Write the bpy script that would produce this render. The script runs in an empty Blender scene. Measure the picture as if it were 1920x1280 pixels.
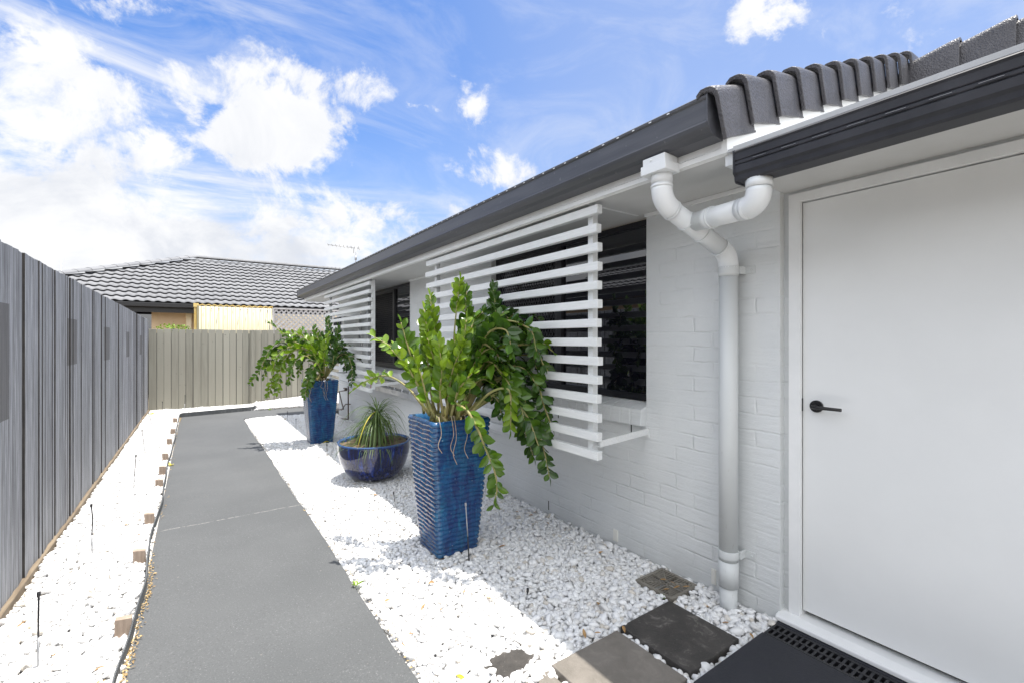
import bpy, math, random
import numpy as np
from mathutils import Vector, Matrix
random.seed(7); rng = np.random.default_rng(7)
SC = bpy.context.scene
COL = SC.collection
R = math.radians

# ------------------------------------------------------------------ camera (eye at the origin, +Y runs along the house)
F = 853.33; TH = math.atan(595/853.33); S_, C_ = math.sin(TH), math.cos(TH); H0 = 637.0
GH, GS = 1.405, .0115                                     # eye height and fall of the side yard
def gz(y): return -GH - GS*max(-4.0, min(y, 18.0))
cam = bpy.data.cameras.new('camera'); camo = bpy.data.objects.new('camera', cam); COL.objects.link(camo)
cam.lens = 16.0; cam.sensor_width = 36.0; cam.clip_start = .03; cam.clip_end = 2000
camo.location = (0, 0, 0); camo.rotation_euler = (R(90), 0, -TH); cam.shift_y = -3.0/1920
SC.camera = camo

# ------------------------------------------------------------------ sun and exposure
SUN = Vector((.352, -.15, 2.46)).normalized()
ld = bpy.data.lights.new('sun', 'SUN'); ld.energy = 3.8; ld.angle = R(.5); ld.color = (1, .955, .89)
lo = bpy.data.objects.new('sun', ld); COL.objects.link(lo); lo.rotation_euler = SUN.to_track_quat('Z', 'Y').to_euler()
SC.view_settings.view_transform = 'Standard'; SC.view_settings.look = 'None'
SC.view_settings.exposure = 1.0; SC.view_settings.gamma = 1

# ------------------------------------------------------------------ measuring helpers (a pixel of the survey photo + one known coordinate = a point)
def dirpx(x, y):
    l = (x-960)/F
    return Vector((S_+l*C_, C_-l*S_, -(y-H0)/F))
def atX(x, y, X): d = dirpx(x, y); return d*(X/d.x)
def atY(x, y, Y): d = dirpx(x, y); return d*(Y/d.y)
def atD(x, y, D): return dirpx(x, y)*D
def gnd(x, y, dz=0):
    d = dirpx(x, y); t = (GH-dz)/(-d.z-GS*d.y); return d*t

# ------------------------------------------------------------------ sky
W = bpy.data.worlds.new('World'); SC.world = W; W.use_nodes = True
nt = W.node_tree; nt.nodes.clear()
class NT:
    def __init__(s, tree): s.t = tree
    def n(s, typ, **kw):
        nd = s.t.nodes.new(typ)
        for k, v in kw.items():
            if k == 'ins':
                for i, val in v.items(): s.set(nd, i, val)
            else: setattr(nd, k, v)
        return nd
    def set(s, nd, i, val):
        if isinstance(val, bpy.types.NodeSocket): s.t.links.new(val, nd.inputs[i])
        else: nd.inputs[i].default_value = val
    def math(s, op, a, b=0.0, c=None, clamp=False):
        nd = s.n('ShaderNodeMath', operation=op, use_clamp=clamp); s.set(nd, 0, a); s.set(nd, 1, b)
        if c is not None: s.set(nd, 2, c)
        return nd.outputs[0]
    def vec(s, op, a, b=(0, 0, 0)):
        nd = s.n('ShaderNodeVectorMath', operation=op); s.set(nd, 0, a)
        if op == 'SCALE': s.set(nd, 3, b)
        elif op != 'LENGTH' and op != 'NORMALIZE': s.set(nd, 1, b)
        return nd.outputs[1] if op in ('LENGTH', 'DOT_PRODUCT') else nd.outputs[0]
    def ramp(s, fac, stops, interp='LINEAR'):
        nd = s.n('ShaderNodeValToRGB'); nd.color_ramp.interpolation = interp
        e = nd.color_ramp.elements
        while len(e) < len(stops): e.new(.5)
        for k, (p, c) in enumerate(stops):
            e[k].position = p
            if not isinstance(c, (tuple, list)): c = (c, c, c)
            e[k].color = (*c[:3], 1)
        s.set(nd, 0, fac); return nd.outputs[0]
    def mix(s, fac, a, b, typ='MIX'):
        nd = s.n('ShaderNodeMix', data_type='RGBA', blend_type=typ)
        s.set(nd, 0, fac)
        for i, v in ((6, a), (7, b)):
            if isinstance(v, (tuple, list)) and len(v) == 3: v = (*v, 1)
            s.set(nd, i, v)
        return nd.outputs[2]
    def noise(s, vec, scale, detail=4, rough=.55, dist=0, out=0):
        nd = s.n('ShaderNodeTexNoise'); s.set(nd, 'Vector', vec); s.set(nd, 'Scale', scale)
        s.set(nd, 'Detail', detail); s.set(nd, 'Roughness', rough); s.set(nd, 'Distortion', dist); return nd.outputs[out]
    def smooth(s, v, a, b):
        nd = s.n('ShaderNodeMapRange', interpolation_type='SMOOTHSTEP'); s.set(nd, 0, v); s.set(nd, 1, a); s.set(nd, 2, b)
        nd.inputs[3].default_value = 0; nd.inputs[4].default_value = 1; return nd.outputs[0]
w = NT(nt)
tc = w.n('ShaderNodeTexCoord').outputs['Generated']
D0 = w.vec('NORMALIZE', tc)
sky = w.n('ShaderNodeTexSky', sky_type='NISHITA', sun_disc=False)
sky.sun_elevation = math.asin(SUN.z); sky.sun_rotation = math.atan2(SUN.x, SUN.y)
sky.air_density = 1.0; sky.dust_density = .6; sky.ozone_density = 2.0; sky.altitude = 0
skyc = w.mix(1.0, sky.outputs[0], (.40, .60, .86), 'MULTIPLY')
n1 = w.noise(D0, 2.6, 5, .6, .4, 1)
warp = w.vec('SCALE', w.vec('SUBTRACT', n1, (.5, .5, .5)), .13)
DW = w.vec('ADD', D0, warp)
n1b = w.noise(D0, 9, 6, .65, .2, 1)
warp2 = w.vec('SCALE', w.vec('SUBTRACT', n1b, (.5, .5, .5)), .12)
DW = w.vec('ADD', DW, warp2)
dens = None
# clouds: x, y, half width, half height, strength, tilt
CL = [(60,470,330,170,1.25,0),(330,440,190,85,1.1,10),(505,245,115,72,1.25,0),(440,140,70,60,1.0,0),(350,165,75,45,1.0,20),
      (545,150,62,50,.9,-30),(235,275,110,40,.95,5),(150,215,150,55,.82,20),(110,120,190,55,.76,20),(200,30,190,40,.70,10),(20,260,120,45,.75,0),
      (30,330,110,70,.9,0),(700,165,80,32,.55,10),(885,175,50,38,.6,0),(783,208,34,12,.6,0),(925,325,55,38,.8,0),
      (800,300,150,28,.42,-25),(650,235,40,30,.55,0),(1440,50,95,42,.85,-5),(1720,55,190,38,.55,-20),(1880,15,90,40,.5,0),(1290,150,60,30,.2,0),
      (620,430,300,90,.75,0),(330,60,60,60,.35,0)]
for (x, y, rx, ry, st, tilt) in CL:
    d = dirpx(x, y).normalized()
    a = dirpx(x+10, y).normalized()-d; b = dirpx(x, y-10).normalized()-d
    a.normalize(); b = (b-a*b.dot(a)).normalized()
    t = R(tilt); a, b = a*math.cos(t)+b*math.sin(t), b*math.cos(t)-a*math.sin(t)
    k = dirpx(x, y).length
    sx, sy = rx/F/k*1.0, ry/F/k
    v = w.vec('SUBTRACT', DW, tuple(d))
    u1 = w.vec('DOT_PRODUCT', v, tuple(a/sx)); u2 = w.vec('DOT_PRODUCT', v, tuple(b/sy))
    q = w.math('ADD', w.math('MULTIPLY', u1, u1), w.math('MULTIPLY', u2, u2))
    g = w.math('MULTIPLY', w.math('EXPONENT', w.math('MULTIPLY', q, -.7)), st)
    dens = g if dens is None else w.math('MAXIMUM', dens, g)
sp = w.n('ShaderNodeSeparateXYZ'); w.set(sp, 0, D0)
el = sp.outputs[2]
# streaky high cloud, stretched across the sky, thickening to the horizon
mp = w.n('ShaderNodeMapping'); w.set(mp, 0, D0); mp.inputs['Rotation'].default_value = (.2, .5, .6); mp.inputs['Scale'].default_value = (1.2, 3.6, 5.5)
st1 = w.noise(mp.outputs[0], 1.7, 8, .62, .8)
hor = w.math('SUBTRACT', 1.0, w.smooth(el, .06, .46))
rightness = w.smooth(sp.outputs[0], -.3, .85)
hs = w.math('MULTIPLY', hor, w.math('SUBTRACT', 1.0, w.math('MULTIPLY', rightness, .45)))
leftn = w.smooth(w.vec('DOT_PRODUCT', D0, (-C_, S_, 0)), .15, .62)
wisp = w.math('MULTIPLY', w.smooth(st1, .42, .70), w.math('ADD', w.math('ADD', .22, w.math('MULTIPLY', leftn, .6)), w.math('MULTIPLY', hor, .45)), clamp=True)
fb = w.noise(D0, 8.5, 10, .66, .35)
fb2 = w.noise(D0, 3.0, 6, .6, .2)
dd = w.math('ADD', w.math('MULTIPLY', dens, 1.0), w.math('MULTIPLY', w.math('SUBTRACT', fb, .5), 2.3))
cum = w.smooth(dd, .40, .84)
hz = w.smooth(w.math('ADD', w.math('MULTIPLY', hs, 1.35), w.math('MULTIPLY', w.math('SUBTRACT', fb2, .5), 1.0)), .45, 1.25)
m1 = w.math('SUBTRACT', 1.0, w.math('MULTIPLY', w.math('MULTIPLY', w.math('SUBTRACT', 1.0, cum), w.math('SUBTRACT', 1.0, wisp)), w.math('SUBTRACT', 1.0, hz)), clamp=True)
# cloud body: bright tops, faintly grey undersides low down
gr = w.math('MULTIPLY', w.smooth(w.noise(D0, 5.2, 7, .62, .5), .40, .70), w.math('SUBTRACT', 1.0, w.math('MULTIPLY', w.smooth(el, .15, .5), .75)))
ccol = w.mix(gr, (3.98, 4.0, 4.05), (2.95, 3.08, 3.36))
right = w.math('MULTIPLY', w.smooth(w.vec('DOT_PRODUCT', D0, (C_, -S_, 0)), -.35, .25), .56)
skyc = w.mix(right, skyc, (1.9, 2.35, 3.45))
skyc = w.mix(w.math('MULTIPLY', w.math('SUBTRACT', 1.0, w.smooth(el, .08, .55)), .55), skyc, (2.5, 2.95, 3.7))
fin = w.mix(m1, skyc, ccol)
# unseen bright broken cloud overhead and behind the camera, added to fill the shade
back = w.smooth(w.vec('DOT_PRODUCT', D0, (-S_, -C_, 0)), -.25, .45)
over = w.math('MULTIPLY', w.smooth(el, .66, .90), .9)
bk = w.math('MULTIPLY', w.math('MAXIMUM', back, over), w.math('ADD', .55, w.math('MULTIPLY', w.smooth(fb2, .35, .65), .45)))
fin = w.mix(bk, fin, (9.3, 9.45, 9.6))
bg = w.n('ShaderNodeBackground'); w.set(bg, 0, fin); bg.inputs[1].default_value = .13
wo = w.n('ShaderNodeOutputWorld'); nt.links.new(bg.outputs[0], wo.inputs[0])

# ------------------------------------------------------------------ materials
MATS = {}
def mat(name, color=(.5, .5, .5), rough=.6, metal=0, spec=.5, coat=0, build=None):
    m = bpy.data.materials.new(name); m.use_nodes = True; t = NT(m.node_tree)
    b = m.node_tree.nodes['Principled BSDF']
    b.inputs['Base Color'].default_value = (*color, 1); b.inputs['Roughness'].default_value = rough
    b.inputs['Metallic'].default_value = metal; b.inputs['Specular IOR Level'].default_value = spec
    b.inputs['Coat Weight'].default_value = coat
    if build:
        co = t.n('ShaderNodeTexCoord').outputs['Object']
        build(t, b, co)
    MATS[name] = m; return m
def bump(t, b, h, strength=.3, dist=.01):
    nd = t.n('ShaderNodeBump'); t.set(nd, 'Height', h); nd.inputs['Strength'].default_value = strength; nd.inputs['Distance'].default_value = dist
    t.set(b, 'Normal', nd.outputs[0])
def vary(c1, c2, scale=6, bs=0, bd=.003, bscale=60, detail=6, stretch=None, isl=0, rr=None):
    def f(t, b, co):
        v = co
        if stretch:
            mp = t.n('ShaderNodeMapping'); t.set(mp, 0, co); mp.inputs['Scale'].default_value = stretch; v = mp.outputs[0]
        n = t.noise(v, scale, detail, .6)
        fac = t.smooth(n, .3, .7)
        if isl:
            ri = t.n('ShaderNodeNewGeometry').outputs['Random Per Island']
            fac = t.math('ADD', t.math('MULTIPLY', fac, 1-isl), t.math('MULTIPLY', ri, isl))
        t.set(b, 'Base Color', t.mix(fac, c1, c2))
        if rr: t.set(b, 'Roughness', t.math('ADD', rr[0], t.math('MULTIPLY', n, rr[1]-rr[0])))
        if bs: bump(t, b, t.noise(v, bscale, 5, .6), bs, bd)
    return f

def f_brick(t, b, co):
    # painted brickwork: soft low-relief courses seen through several coats of paint
    wv = t.vec('ADD', co, t.vec('SCALE', t.vec('SUBTRACT', t.noise(co, 9, 4, .6, 0, 1), (.5, .5, .5)), .022))
    s = t.n('ShaderNodeSeparateXYZ'); t.set(s, 0, wv)
    c = t.n('ShaderNodeCombineXYZ'); t.set(c, 0, t.math('ADD', s.outputs[1], s.outputs[0])); t.set(c, 1, s.outputs[2])
    br = t.n('ShaderNodeTexBrick'); t.set(br, 'Vector', c.outputs[0])
    for k, v in (('Scale', 1.0), ('Mortar Size', .009), ('Mortar Smooth', .9), ('Bias', 0), ('Brick Width', .24), ('Row Height', .086)): br.inputs[k].default_value = v
    br.offset = .5
    br.inputs['Color1'].default_value = (.2, .2, .2, 1); br.inputs['Color2'].default_value = (.9, .9, .9, 1); br.inputs['Mortar'].default_value = (.5, .5, .5, 1)
    fade = t.smooth(t.noise(co, 3.6, 4, .6), .42, .66)        # joints filled with paint here and there
    jt = t.math('MULTIPLY', br.outputs['Fac'], t.math('ADD', .10, t.math('MULTIPLY', fade, .55)))
    ht = t.math('ADD', t.math('MULTIPLY', jt, -1.0), t.math('MULTIPLY', t.noise(co, 42, 5, .6), .35))
    mp = t.n('ShaderNodeMapping'); t.set(mp, 0, co); mp.inputs['Scale'].default_value = (1, 1, 7)
    ht = t.math('ADD', ht, t.math('MULTIPLY', t.noise(mp.outputs[0], 5, 5, .65), .7))
    dr = t.n('ShaderNodeSeparateColor'); t.set(dr, 0, br.outputs['Color'])
    ht = t.math('ADD', ht, t.math('MULTIPLY', dr.outputs[0], .25))
    bump(t, b, ht, .72, .0085)
    ti = t.noise(co, 2.2, 4, .55)
    col = t.mix(t.smooth(ti, .3, .7), (.63, .65, .655), (.68, .695, .695))
    speck = t.smooth(t.noise(co, 55, 2, .5), .73, .76)
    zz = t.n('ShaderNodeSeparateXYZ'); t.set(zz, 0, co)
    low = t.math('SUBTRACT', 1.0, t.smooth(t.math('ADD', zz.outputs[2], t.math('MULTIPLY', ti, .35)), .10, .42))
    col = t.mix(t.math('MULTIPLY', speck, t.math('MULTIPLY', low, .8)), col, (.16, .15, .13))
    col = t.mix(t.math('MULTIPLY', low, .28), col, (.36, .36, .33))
    t.set(b, 'Base Color', col)
    t.set(b, 'Roughness', t.math('ADD', .42, t.math('MULTIPLY', ti, .2)))
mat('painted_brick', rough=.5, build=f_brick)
mat('white_paint', rough=.38, build=vary((.76, .77, .765), (.82, .825, .82), 5, .12, .002, 35, rr=(.3, .5)))
def f_slat(t, b, co):
    mp = t.n('ShaderNodeMapping'); t.set(mp, 0, co); mp.inputs['Scale'].default_value = (12, .7, 12)
    n = t.noise(mp.outputs[0], 9, 6, .7)
    ri = t.n('ShaderNodeNewGeometry').outputs['Random Per Island']
    col = t.mix(t.smooth(n, .3, .72), (.70, .715, .71), (.80, .81, .805))
    st = t.math('MULTIPLY', t.smooth(t.noise(co, 9, 4, .7), .70, .78), .6)
    col = t.mix(st, col, (.55, .47, .36))
    pin = t.smooth(t.noise(co, 38, 1, .5), .80, .83)
    col = t.mix(pin, col, (.2, .15, .1))
    t.set(b, 'Base Color', t.mix(t.math('MULTIPLY', ri, .08), col, (.5, .53, .55)))
    bump(t, b, n, .35, .0015)
mat('slat_paint', rough=.42, build=f_slat)
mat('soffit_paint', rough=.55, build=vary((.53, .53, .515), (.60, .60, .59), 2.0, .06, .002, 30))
mat('door_paint', rough=.34, build=vary((.75, .76, .755), (.79, .80, .795), 1.5, .05, .001, 160, rr=(.28, .42)))
mat('pvc', rough=.3, build=vary((.72, .745, .755), (.76, .775, .785), 4, .04, .001, 50, rr=(.24, .36)))
def f_pipe(t, b, co):
    mp = t.n('ShaderNodeMapping'); t.set(mp, 0, co); mp.inputs['Scale'].default_value = (9, 9, 1.6)
    n = t.noise(mp.outputs[0], 6, 6, .7)
    t.set(b, 'Base Color', t.mix(t.math('MULTIPLY', t.smooth(n, .63, .7), .5), (.60, .62, .62), (.36, .34, .32)))
    bump(t, b, n, .1, .001)
mat('painted_pipe', rough=.4, build=f_pipe)
def f_gutter(t, b, co):
    mp = t.n('ShaderNodeMapping'); t.set(mp, 0, co); mp.inputs['Scale'].default_value = (6, .5, 6)
    n = t.noise(mp.outputs[0], 4, 5, .6); n2 = t.noise(co, 40, 3, .6)
    col = t.mix(t.smooth(n, .3, .7), (.060, .062, .072), (.085, .088, .10))
    col = t.mix(t.math('MULTIPLY', t.smooth(n2, .66, .72), .25), col, (.25, .25, .25))
    t.set(b, 'Base Color', col); t.set(b, 'Roughness', t.math('ADD', .28, t.math('MULTIPLY', n, .25)))
mat('gutter_metal', rough=.35, build=f_gutter)
mat('dark_gutter_metal', rough=.4, spec=.3, build=vary((.020, .021, .027), (.036, .037, .045), 6, .03, .001, 30, rr=(.35, .55)))
def f_tile(t, b, co):
    n = t.noise(co, 75, 4, .7); n2 = t.noise(co, 6, 4, .6)
    t.set(b, 'Base Color', t.mix(t.smooth(n2, .3, .7), (.055, .054, .060), (.085, .083, .091)))
    v = t.n('ShaderNodeTexVoronoi'); t.set(v, 'Vector', co); v.inputs['Scale'].default_value = 95
    bump(t, b, t.math('ADD', n, t.math('MULTIPLY', v.outputs[0], .8)), 0.55, .007)
    t.set(b, 'Roughness', t.math('ADD', .3, t.math('MULTIPLY', n, .2)))
mat('dark_roof_tile', rough=.4, build=f_tile)
mat('grey_roof_tile', rough=.75, build=vary((.15, .153, .162), (.21, .213, .222), 1.6, .3, .006, 40, isl=.35))
mat('tile_nose', (.035, .036, .042), .8)  # dark tile fronts: the shadow lines under the noses put into the colour
mat('sarking', (.02, .02, .022), .9)
mat('dark_eave', (.018, .018, .020), .5)
mat('cream_render', rough=.85, build=vary((.66, .50, .34), (.72, .56, .39), 3, .3, .004, 60))
mat('cream_trim', rough=.6, build=vary((.80, .68, .48), (.84, .73, .54), 5))
def f_fibre(t, b, co):
    mp = t.n('ShaderNodeMapping'); t.set(mp, 0, co); mp.inputs['Scale'].default_value = (14, 1, 1.1)
    n = t.noise(mp.outputs[0], 1.5, 5, .6); n2 = t.noise(co, 1.4, 4, .6)
    col = t.mix(t.smooth(n2, .35, .7), (.36, .31, .19), (.32, .32, .225))
    t.set(b, 'Base Color', t.mix(t.math('MULTIPLY', t.smooth(n, .45, .7), .5), col, (.42, .38, .26)))
mat('fibreglass', rough=.45, build=f_fibre)
mat('yellow_edge', rough=.5, build=vary((.75, .50, .12), (.78, .62, .26), 8))
mat('grey_timber', rough=.8, build=vary((.48, .46, .46), (.64, .62, .61), 8, .3, .003, 40))
def f_fence(t, b, co):
    ri = t.n('ShaderNodeNewGeometry').outputs['Random Per Island']
    s = t.n('ShaderNodeSeparateXYZ'); t.set(s, 0, co)
    off = t.n('ShaderNodeCombineXYZ'); t.set(off, 0, t.math('MULTIPLY', ri, 37.0)); t.set(off, 2, t.math('MULTIPLY', ri, 11.0))
    v0 = t.vec('ADD', co, off.outputs[0])
    mp = t.n('ShaderNodeMapping'); t.set(mp, 0, v0); mp.inputs['Scale'].default_value = (8, 22, .5)
    mp2 = t.n('ShaderNodeMapping'); t.set(mp2, 0, v0); mp2.inputs['Scale'].default_value = (12, 60, .8)
    n = t.noise(mp.outputs[0], 2.2, 7, .68, .3); n2 = t.noise(mp2.outputs[0], 3.0, 6, .72, .25); n3 = t.noise(co, 1.3, 4, .6)
    col = t.ramp(n, [(.28, (.088, .089, .095)), (.43, (.185, .190, .205)), (.56, (.268, .276, .298)), (.74, (.41, .422, .448))])
    col = t.mix(t.math('MULTIPLY', t.smooth(n2, .52, .64), .9), col, (.52, .53, .55))
    col = t.mix(t.math('MULTIPLY', t.smooth(n2, .47, .34), .85), col, (.085, .085, .09))
    col = t.mix(t.math('MULTIPLY', ri, .7), col, t.mix(1, col, (.70, .70, .70), 'MULTIPLY'))
    kn = t.smooth(t.noise(co, 16, 3, .6), .73, .77)
    col = t.mix(t.math('MULTIPLY', kn, .7), col, (.05, .045, .045))
    # rectangles left darker where panels once hung
    for (y0, y1, z0, z1) in PATCH:
        a = t.math('MULTIPLY', t.math('GREATER_THAN', s.outputs[1], y0), t.math('LESS_THAN', s.outputs[1], y1))
        c = t.math('MULTIPLY', t.math('GREATER_THAN', s.outputs[2], z0), t.math('LESS_THAN', s.outputs[2], z1))
        k = t.math('MULTIPLY', t.math('MULTIPLY', a, c), .86)
        col = t.mix(k, col, t.mix(t.smooth(n, .3, .7), (.080, .078, .080), (.108, .105, .106)))
    t.set(b, 'Base Color', col)
    bump(t, b, t.math('ADD', n2, t.math('MULTIPLY', n, .6)), .55, .004)
FX = -.827
PATCH = []
for (xa, ya, xb, yb) in ((-60, 560, 27, 800), (131, 599, 150, 680), (200, 613, 210.5, 672), (239, 621, 245, 667), (264, 627, 268, 663)):
    p = atX(xa, ya, FX+.02) if xa > -50 else Vector((FX, 2.95, atX(0, 567, FX).z)); q = atX(xb, yb, FX+.02)
    z1 = atX(xb, (ya+2 if xa > -50 else 572), FX).z; z0 = atX(xb, yb, FX).z
    if xa < -50: z0 = z1-.62
    PATCH.append((p.y-5.0, q.y-5.0, z0-gz(5), z1-gz(5)))
mat('weathered_fence', rough=.85, build=f_fence)
def f_farfence(t, b, co):
    ri = t.n('ShaderNodeNewGeometry').outputs['Random Per Island']
    mp = t.n('ShaderNodeMapping'); t.set(mp, 0, co); mp.inputs['Scale'].default_value = (14, 14, .8)
    n = t.noise(mp.outputs[0], 2, 6, .6); n2 = t.noise(co, 1.2, 4, .6)
    col = t.mix(ri, (.225, .212, .172), (.36, .34, .28))
    col = t.mix(t.math('MULTIPLY', t.smooth(n, .35, .7), .45), col, (.34, .335, .275))
    col = t.mix(t.math('MULTIPLY', t.smooth(t.noise(co, 14, 3, .6), .68, .74), .6), col, (.15, .145, .12))
    s = t.n('ShaderNodeSeparateXYZ'); t.set(s, 0, co)
    t.set(b, 'Base Color', col); bump(t, b, n, .3, .003)
mat('painted_fence', rough=.7, build=f_farfence)
def f_plinth(t, b, co):
    mp = t.n('ShaderNodeMapping'); t.set(mp, 0, co); mp.inputs['Scale'].default_value = (8, .8, 8)
    t.set(b, 'Base Color', t.mix(t.smooth(t.noise(mp.outputs[0], 4, 5, .6), .3, .7), (.14, .105, .07), (.24, .19, .13)))
mat('plinth_timber', rough=.85, build=f_plinth)
mat('stake_timber', rough=.85, build=vary((.30, .23, .18), (.42, .33, .26), 5, .4, .003, 20, stretch=(9, 9, 1), isl=.2))
def f_path(t, b, co):
    n = t.noise(co, 130, 3, .75); n2 = t.noise(co, 1.1, 5, .6); n3 = t.noise(co, 60, 4, .7)
    col = t.mix(t.smooth(n2, .3, .7), (.084, .088, .090), (.102, .106, .108))
    col = t.mix(t.math('MULTIPLY', t.smooth(n, .58, .72), .5), col, (.30, .30, .30))
    col = t.mix(t.math('MULTIPLY', t.smooth(n, .43, .33), .75), col, (.055, .056, .057))
    col = t.mix(t.math('MULTIPLY', t.smooth(n3, .64, .72), .5), col, (.10, .10, .105))
    n4 = t.noise(co, 26, 2, .5)
    col = t.mix(t.math('MULTIPLY', t.smooth(n4, .76, .79), .25), col, (.42, .38, .33))
    col = t.mix(t.math('MULTIPLY', t.smooth(t.noise(co, .9, 6, .7, .6), .55, .8), .25), col, (.11, .112, .118))
    # wandering saw-cut control joint
    s = t.n('ShaderNodeSeparateXYZ'); t.set(s, 0, co)
    wob = t.math('MULTIPLY', t.math('SUBTRACT', t.noise(co, 9, 4, .7), .5), .05)
    lin = t.math('ABSOLUTE', t.math('ADD', t.math('SUBTRACT', s.outputs[1], JY), wob))
    on = t.math('SUBTRACT', 1.0, t.smooth(lin, .003, .009))
    brk = t.smooth(t.noise(co, 38, 3, .6), .38, .5)
    crk = t.math('MULTIPLY', on, brk)
    col = t.mix(t.math('MULTIPLY', crk, .55), col, (.36, .35, .33))
    t.set(b, 'Base Color', col)
    bump(t, b, t.math('SUBTRACT', t.math('ADD', n, t.math('MULTIPLY', n3, .4)), t.math('MULTIPLY', crk, 1.5)), .5, .0025)
JY = 4.38
mat('path_concrete', rough=.75, build=f_path)
def f_peb(t, b, co):
    ri = t.n('ShaderNodeNewGeometry').outputs['Random Per Island']
    c = t.ramp(ri, [(0, (.68, .67, .65)), (.35, (.74, .74, .735)), (.8, (.80, .80, .80)), (.93, (.66, .665, .68)), (.975, (.66, .62, .56)), (1, (.50, .46, .40))])
    n = t.noise(co, 45, 4, .6)
    c = t.mix(t.math('MULTIPLY', t.smooth(n, .6, .75), .18), c, (.58, .60, .64))
    t.set(b, 'Base Color', c); bump(t, b, n, .1, .002)
mat('white_pebble', rough=.42, build=f_peb)
mat('gravel_bed', rough=.9, build=vary((.42, .40, .37), (.62, .61, .59), 30, .6, .01, 60))
mat('soil_ground', rough=.95, build=vary((.16, .13, .09), (.25, .21, .15), 2, .5, .02, 12))
mat('edging_plastic', rough=.5, build=vary((.085, .090, .092), (.14, .146, .15), 8, .1, .002, 80))
def f_paver(c1, c2, c3):
    def f(t, b, co):
        n = t.noise(co, 11, 8, .72, .5); n2 = t.noise(co, 90, 4, .7)
        col = t.mix(t.smooth(n, .35, .62), c1, c2)
        col = t.mix(t.math('MULTIPLY', t.smooth(n, .55, .70), .6), col, c3)
        col = t.mix(t.math('MULTIPLY', t.smooth(n2, .62, .7), .4), col, c3)
        t.set(b, 'Base Color', col); bump(t, b, t.math('ADD', n2, n), .5, .003)
        t.set(b, 'Roughness', t.math('ADD', .4, t.math('MULTIPLY', n, .5)))
    return f
mat('dark_paver', rough=.7, build=f_paver((.034, .031, .028), (.058, .052, .047), (.22, .205, .185)))
mat('tan_paver', rough=.8, build=f_paver((.15, .135, .115), (.19, .17, .148), (.235, .215, .185)))
mat('black_slab', rough=.5, build=f_paver((.013, .014, .020), (.020, .021, .028), (.034, .035, .043)))
mat('grate_plastic', rough=.6, build=vary((.17, .155, .13), (.24, .22, .185), 12, .2, .003, 60))
mat('black_plastic', (.012, .012, .015), .45)
mat('void', (.004, .004, .004), .9)
mat('black_metal', (.010, .010, .011), .32)
mat('window_frame', (.012, .012, .016), .35)
mat('mesh_metal', (.02, .02, .024), .4)
def f_glass(t, b, co):
    n = t.noise(co, 90, 3, .6)
    b.inputs['IOR'].default_value = 2.0
    t.set(b, 'Base Color', t.mix(t.smooth(n, .78, .80), (.006, .006, .010), (.3, .3, .3)))
    bump(t, b, t.noise(co, 1.1, 2, .5), .03, .01)
mat('tinted_glass', rough=.015, build=f_glass)
def f_glaze(t, b, co):
    mp = t.n('ShaderNodeMapping'); t.set(mp, 0, co); mp.inputs['Scale'].default_value = (9, 9, 2.2)
    n = t.noise(mp.outputs[0], 2.2, 7, .7, .6); n2 = t.noise(co, 5, 5, .65, .5)
    geo = t.n('ShaderNodeNewGeometry')
    col = t.ramp(n, [(.25, (.002, .009, .050)), (.42, (.003, .028, .130)), (.56, (.004, .075, .205)), (.76, (.012, .18, .31))])
    col = t.mix(t.math('MULTIPLY', t.smooth(n2, .45, .68), .55), col, (.003, .020, .085))
    # pale crests: sky glints on the ribs put into the colour
    pt = t.smooth(geo.outputs['Pointiness'], .515, .56)
    col = t.mix(t.math('MULTIPLY', pt, .3), col, (.06, .18, .30))
    sp_ = t.smooth(t.noise(co, 60, 2, .5), .72, .76)
    col = t.mix(t.math('MULTIPLY', sp_, .5), col, (.35, .55, .6))
    t.set(b, 'Base Color', col); bump(t, b, t.math('ADD', n, t.noise(co, 40, 4, .6)), .25, .004)
mat('blue_glaze', rough=.2, coat=.25, build=f_glaze)
def f_bowl(t, b, co):
    mp = t.n('ShaderNodeMapping'); t.set(mp, 0, co); mp.inputs['Scale'].default_value = (13, 13, 1.3)
    n = t.noise(mp.outputs[0], 2.0, 6, .65, .3); n2 = t.noise(co, 3.4, 4, .6)
    col = t.ramp(n, [(.28, (.002, .003, .016)), (.52, (.003, .007, .06)), (.66, (.012, .04, .24)), (.8, (.12, .25, .55))])
    s = t.n('ShaderNodeSeparateXYZ'); t.set(s, 0, co)
    rim = t.smooth(s.outputs[2], .372, .392)
    col = t.mix(t.math('MULTIPLY', rim, .6), col, (.05, .13, .30))
    t.set(b, 'Base Color', col)
mat('bowl_glaze', rough=.07, coat=.5, build=f_bowl)
mat('terracotta', rough=.9, build=vary((.30, .17, .10), (.38, .24, .15), 10))
mat('potting_soil', rough=.95, build=vary((.10, .065, .04), (.22, .16, .11), 25, .8, .02, 60))
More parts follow.
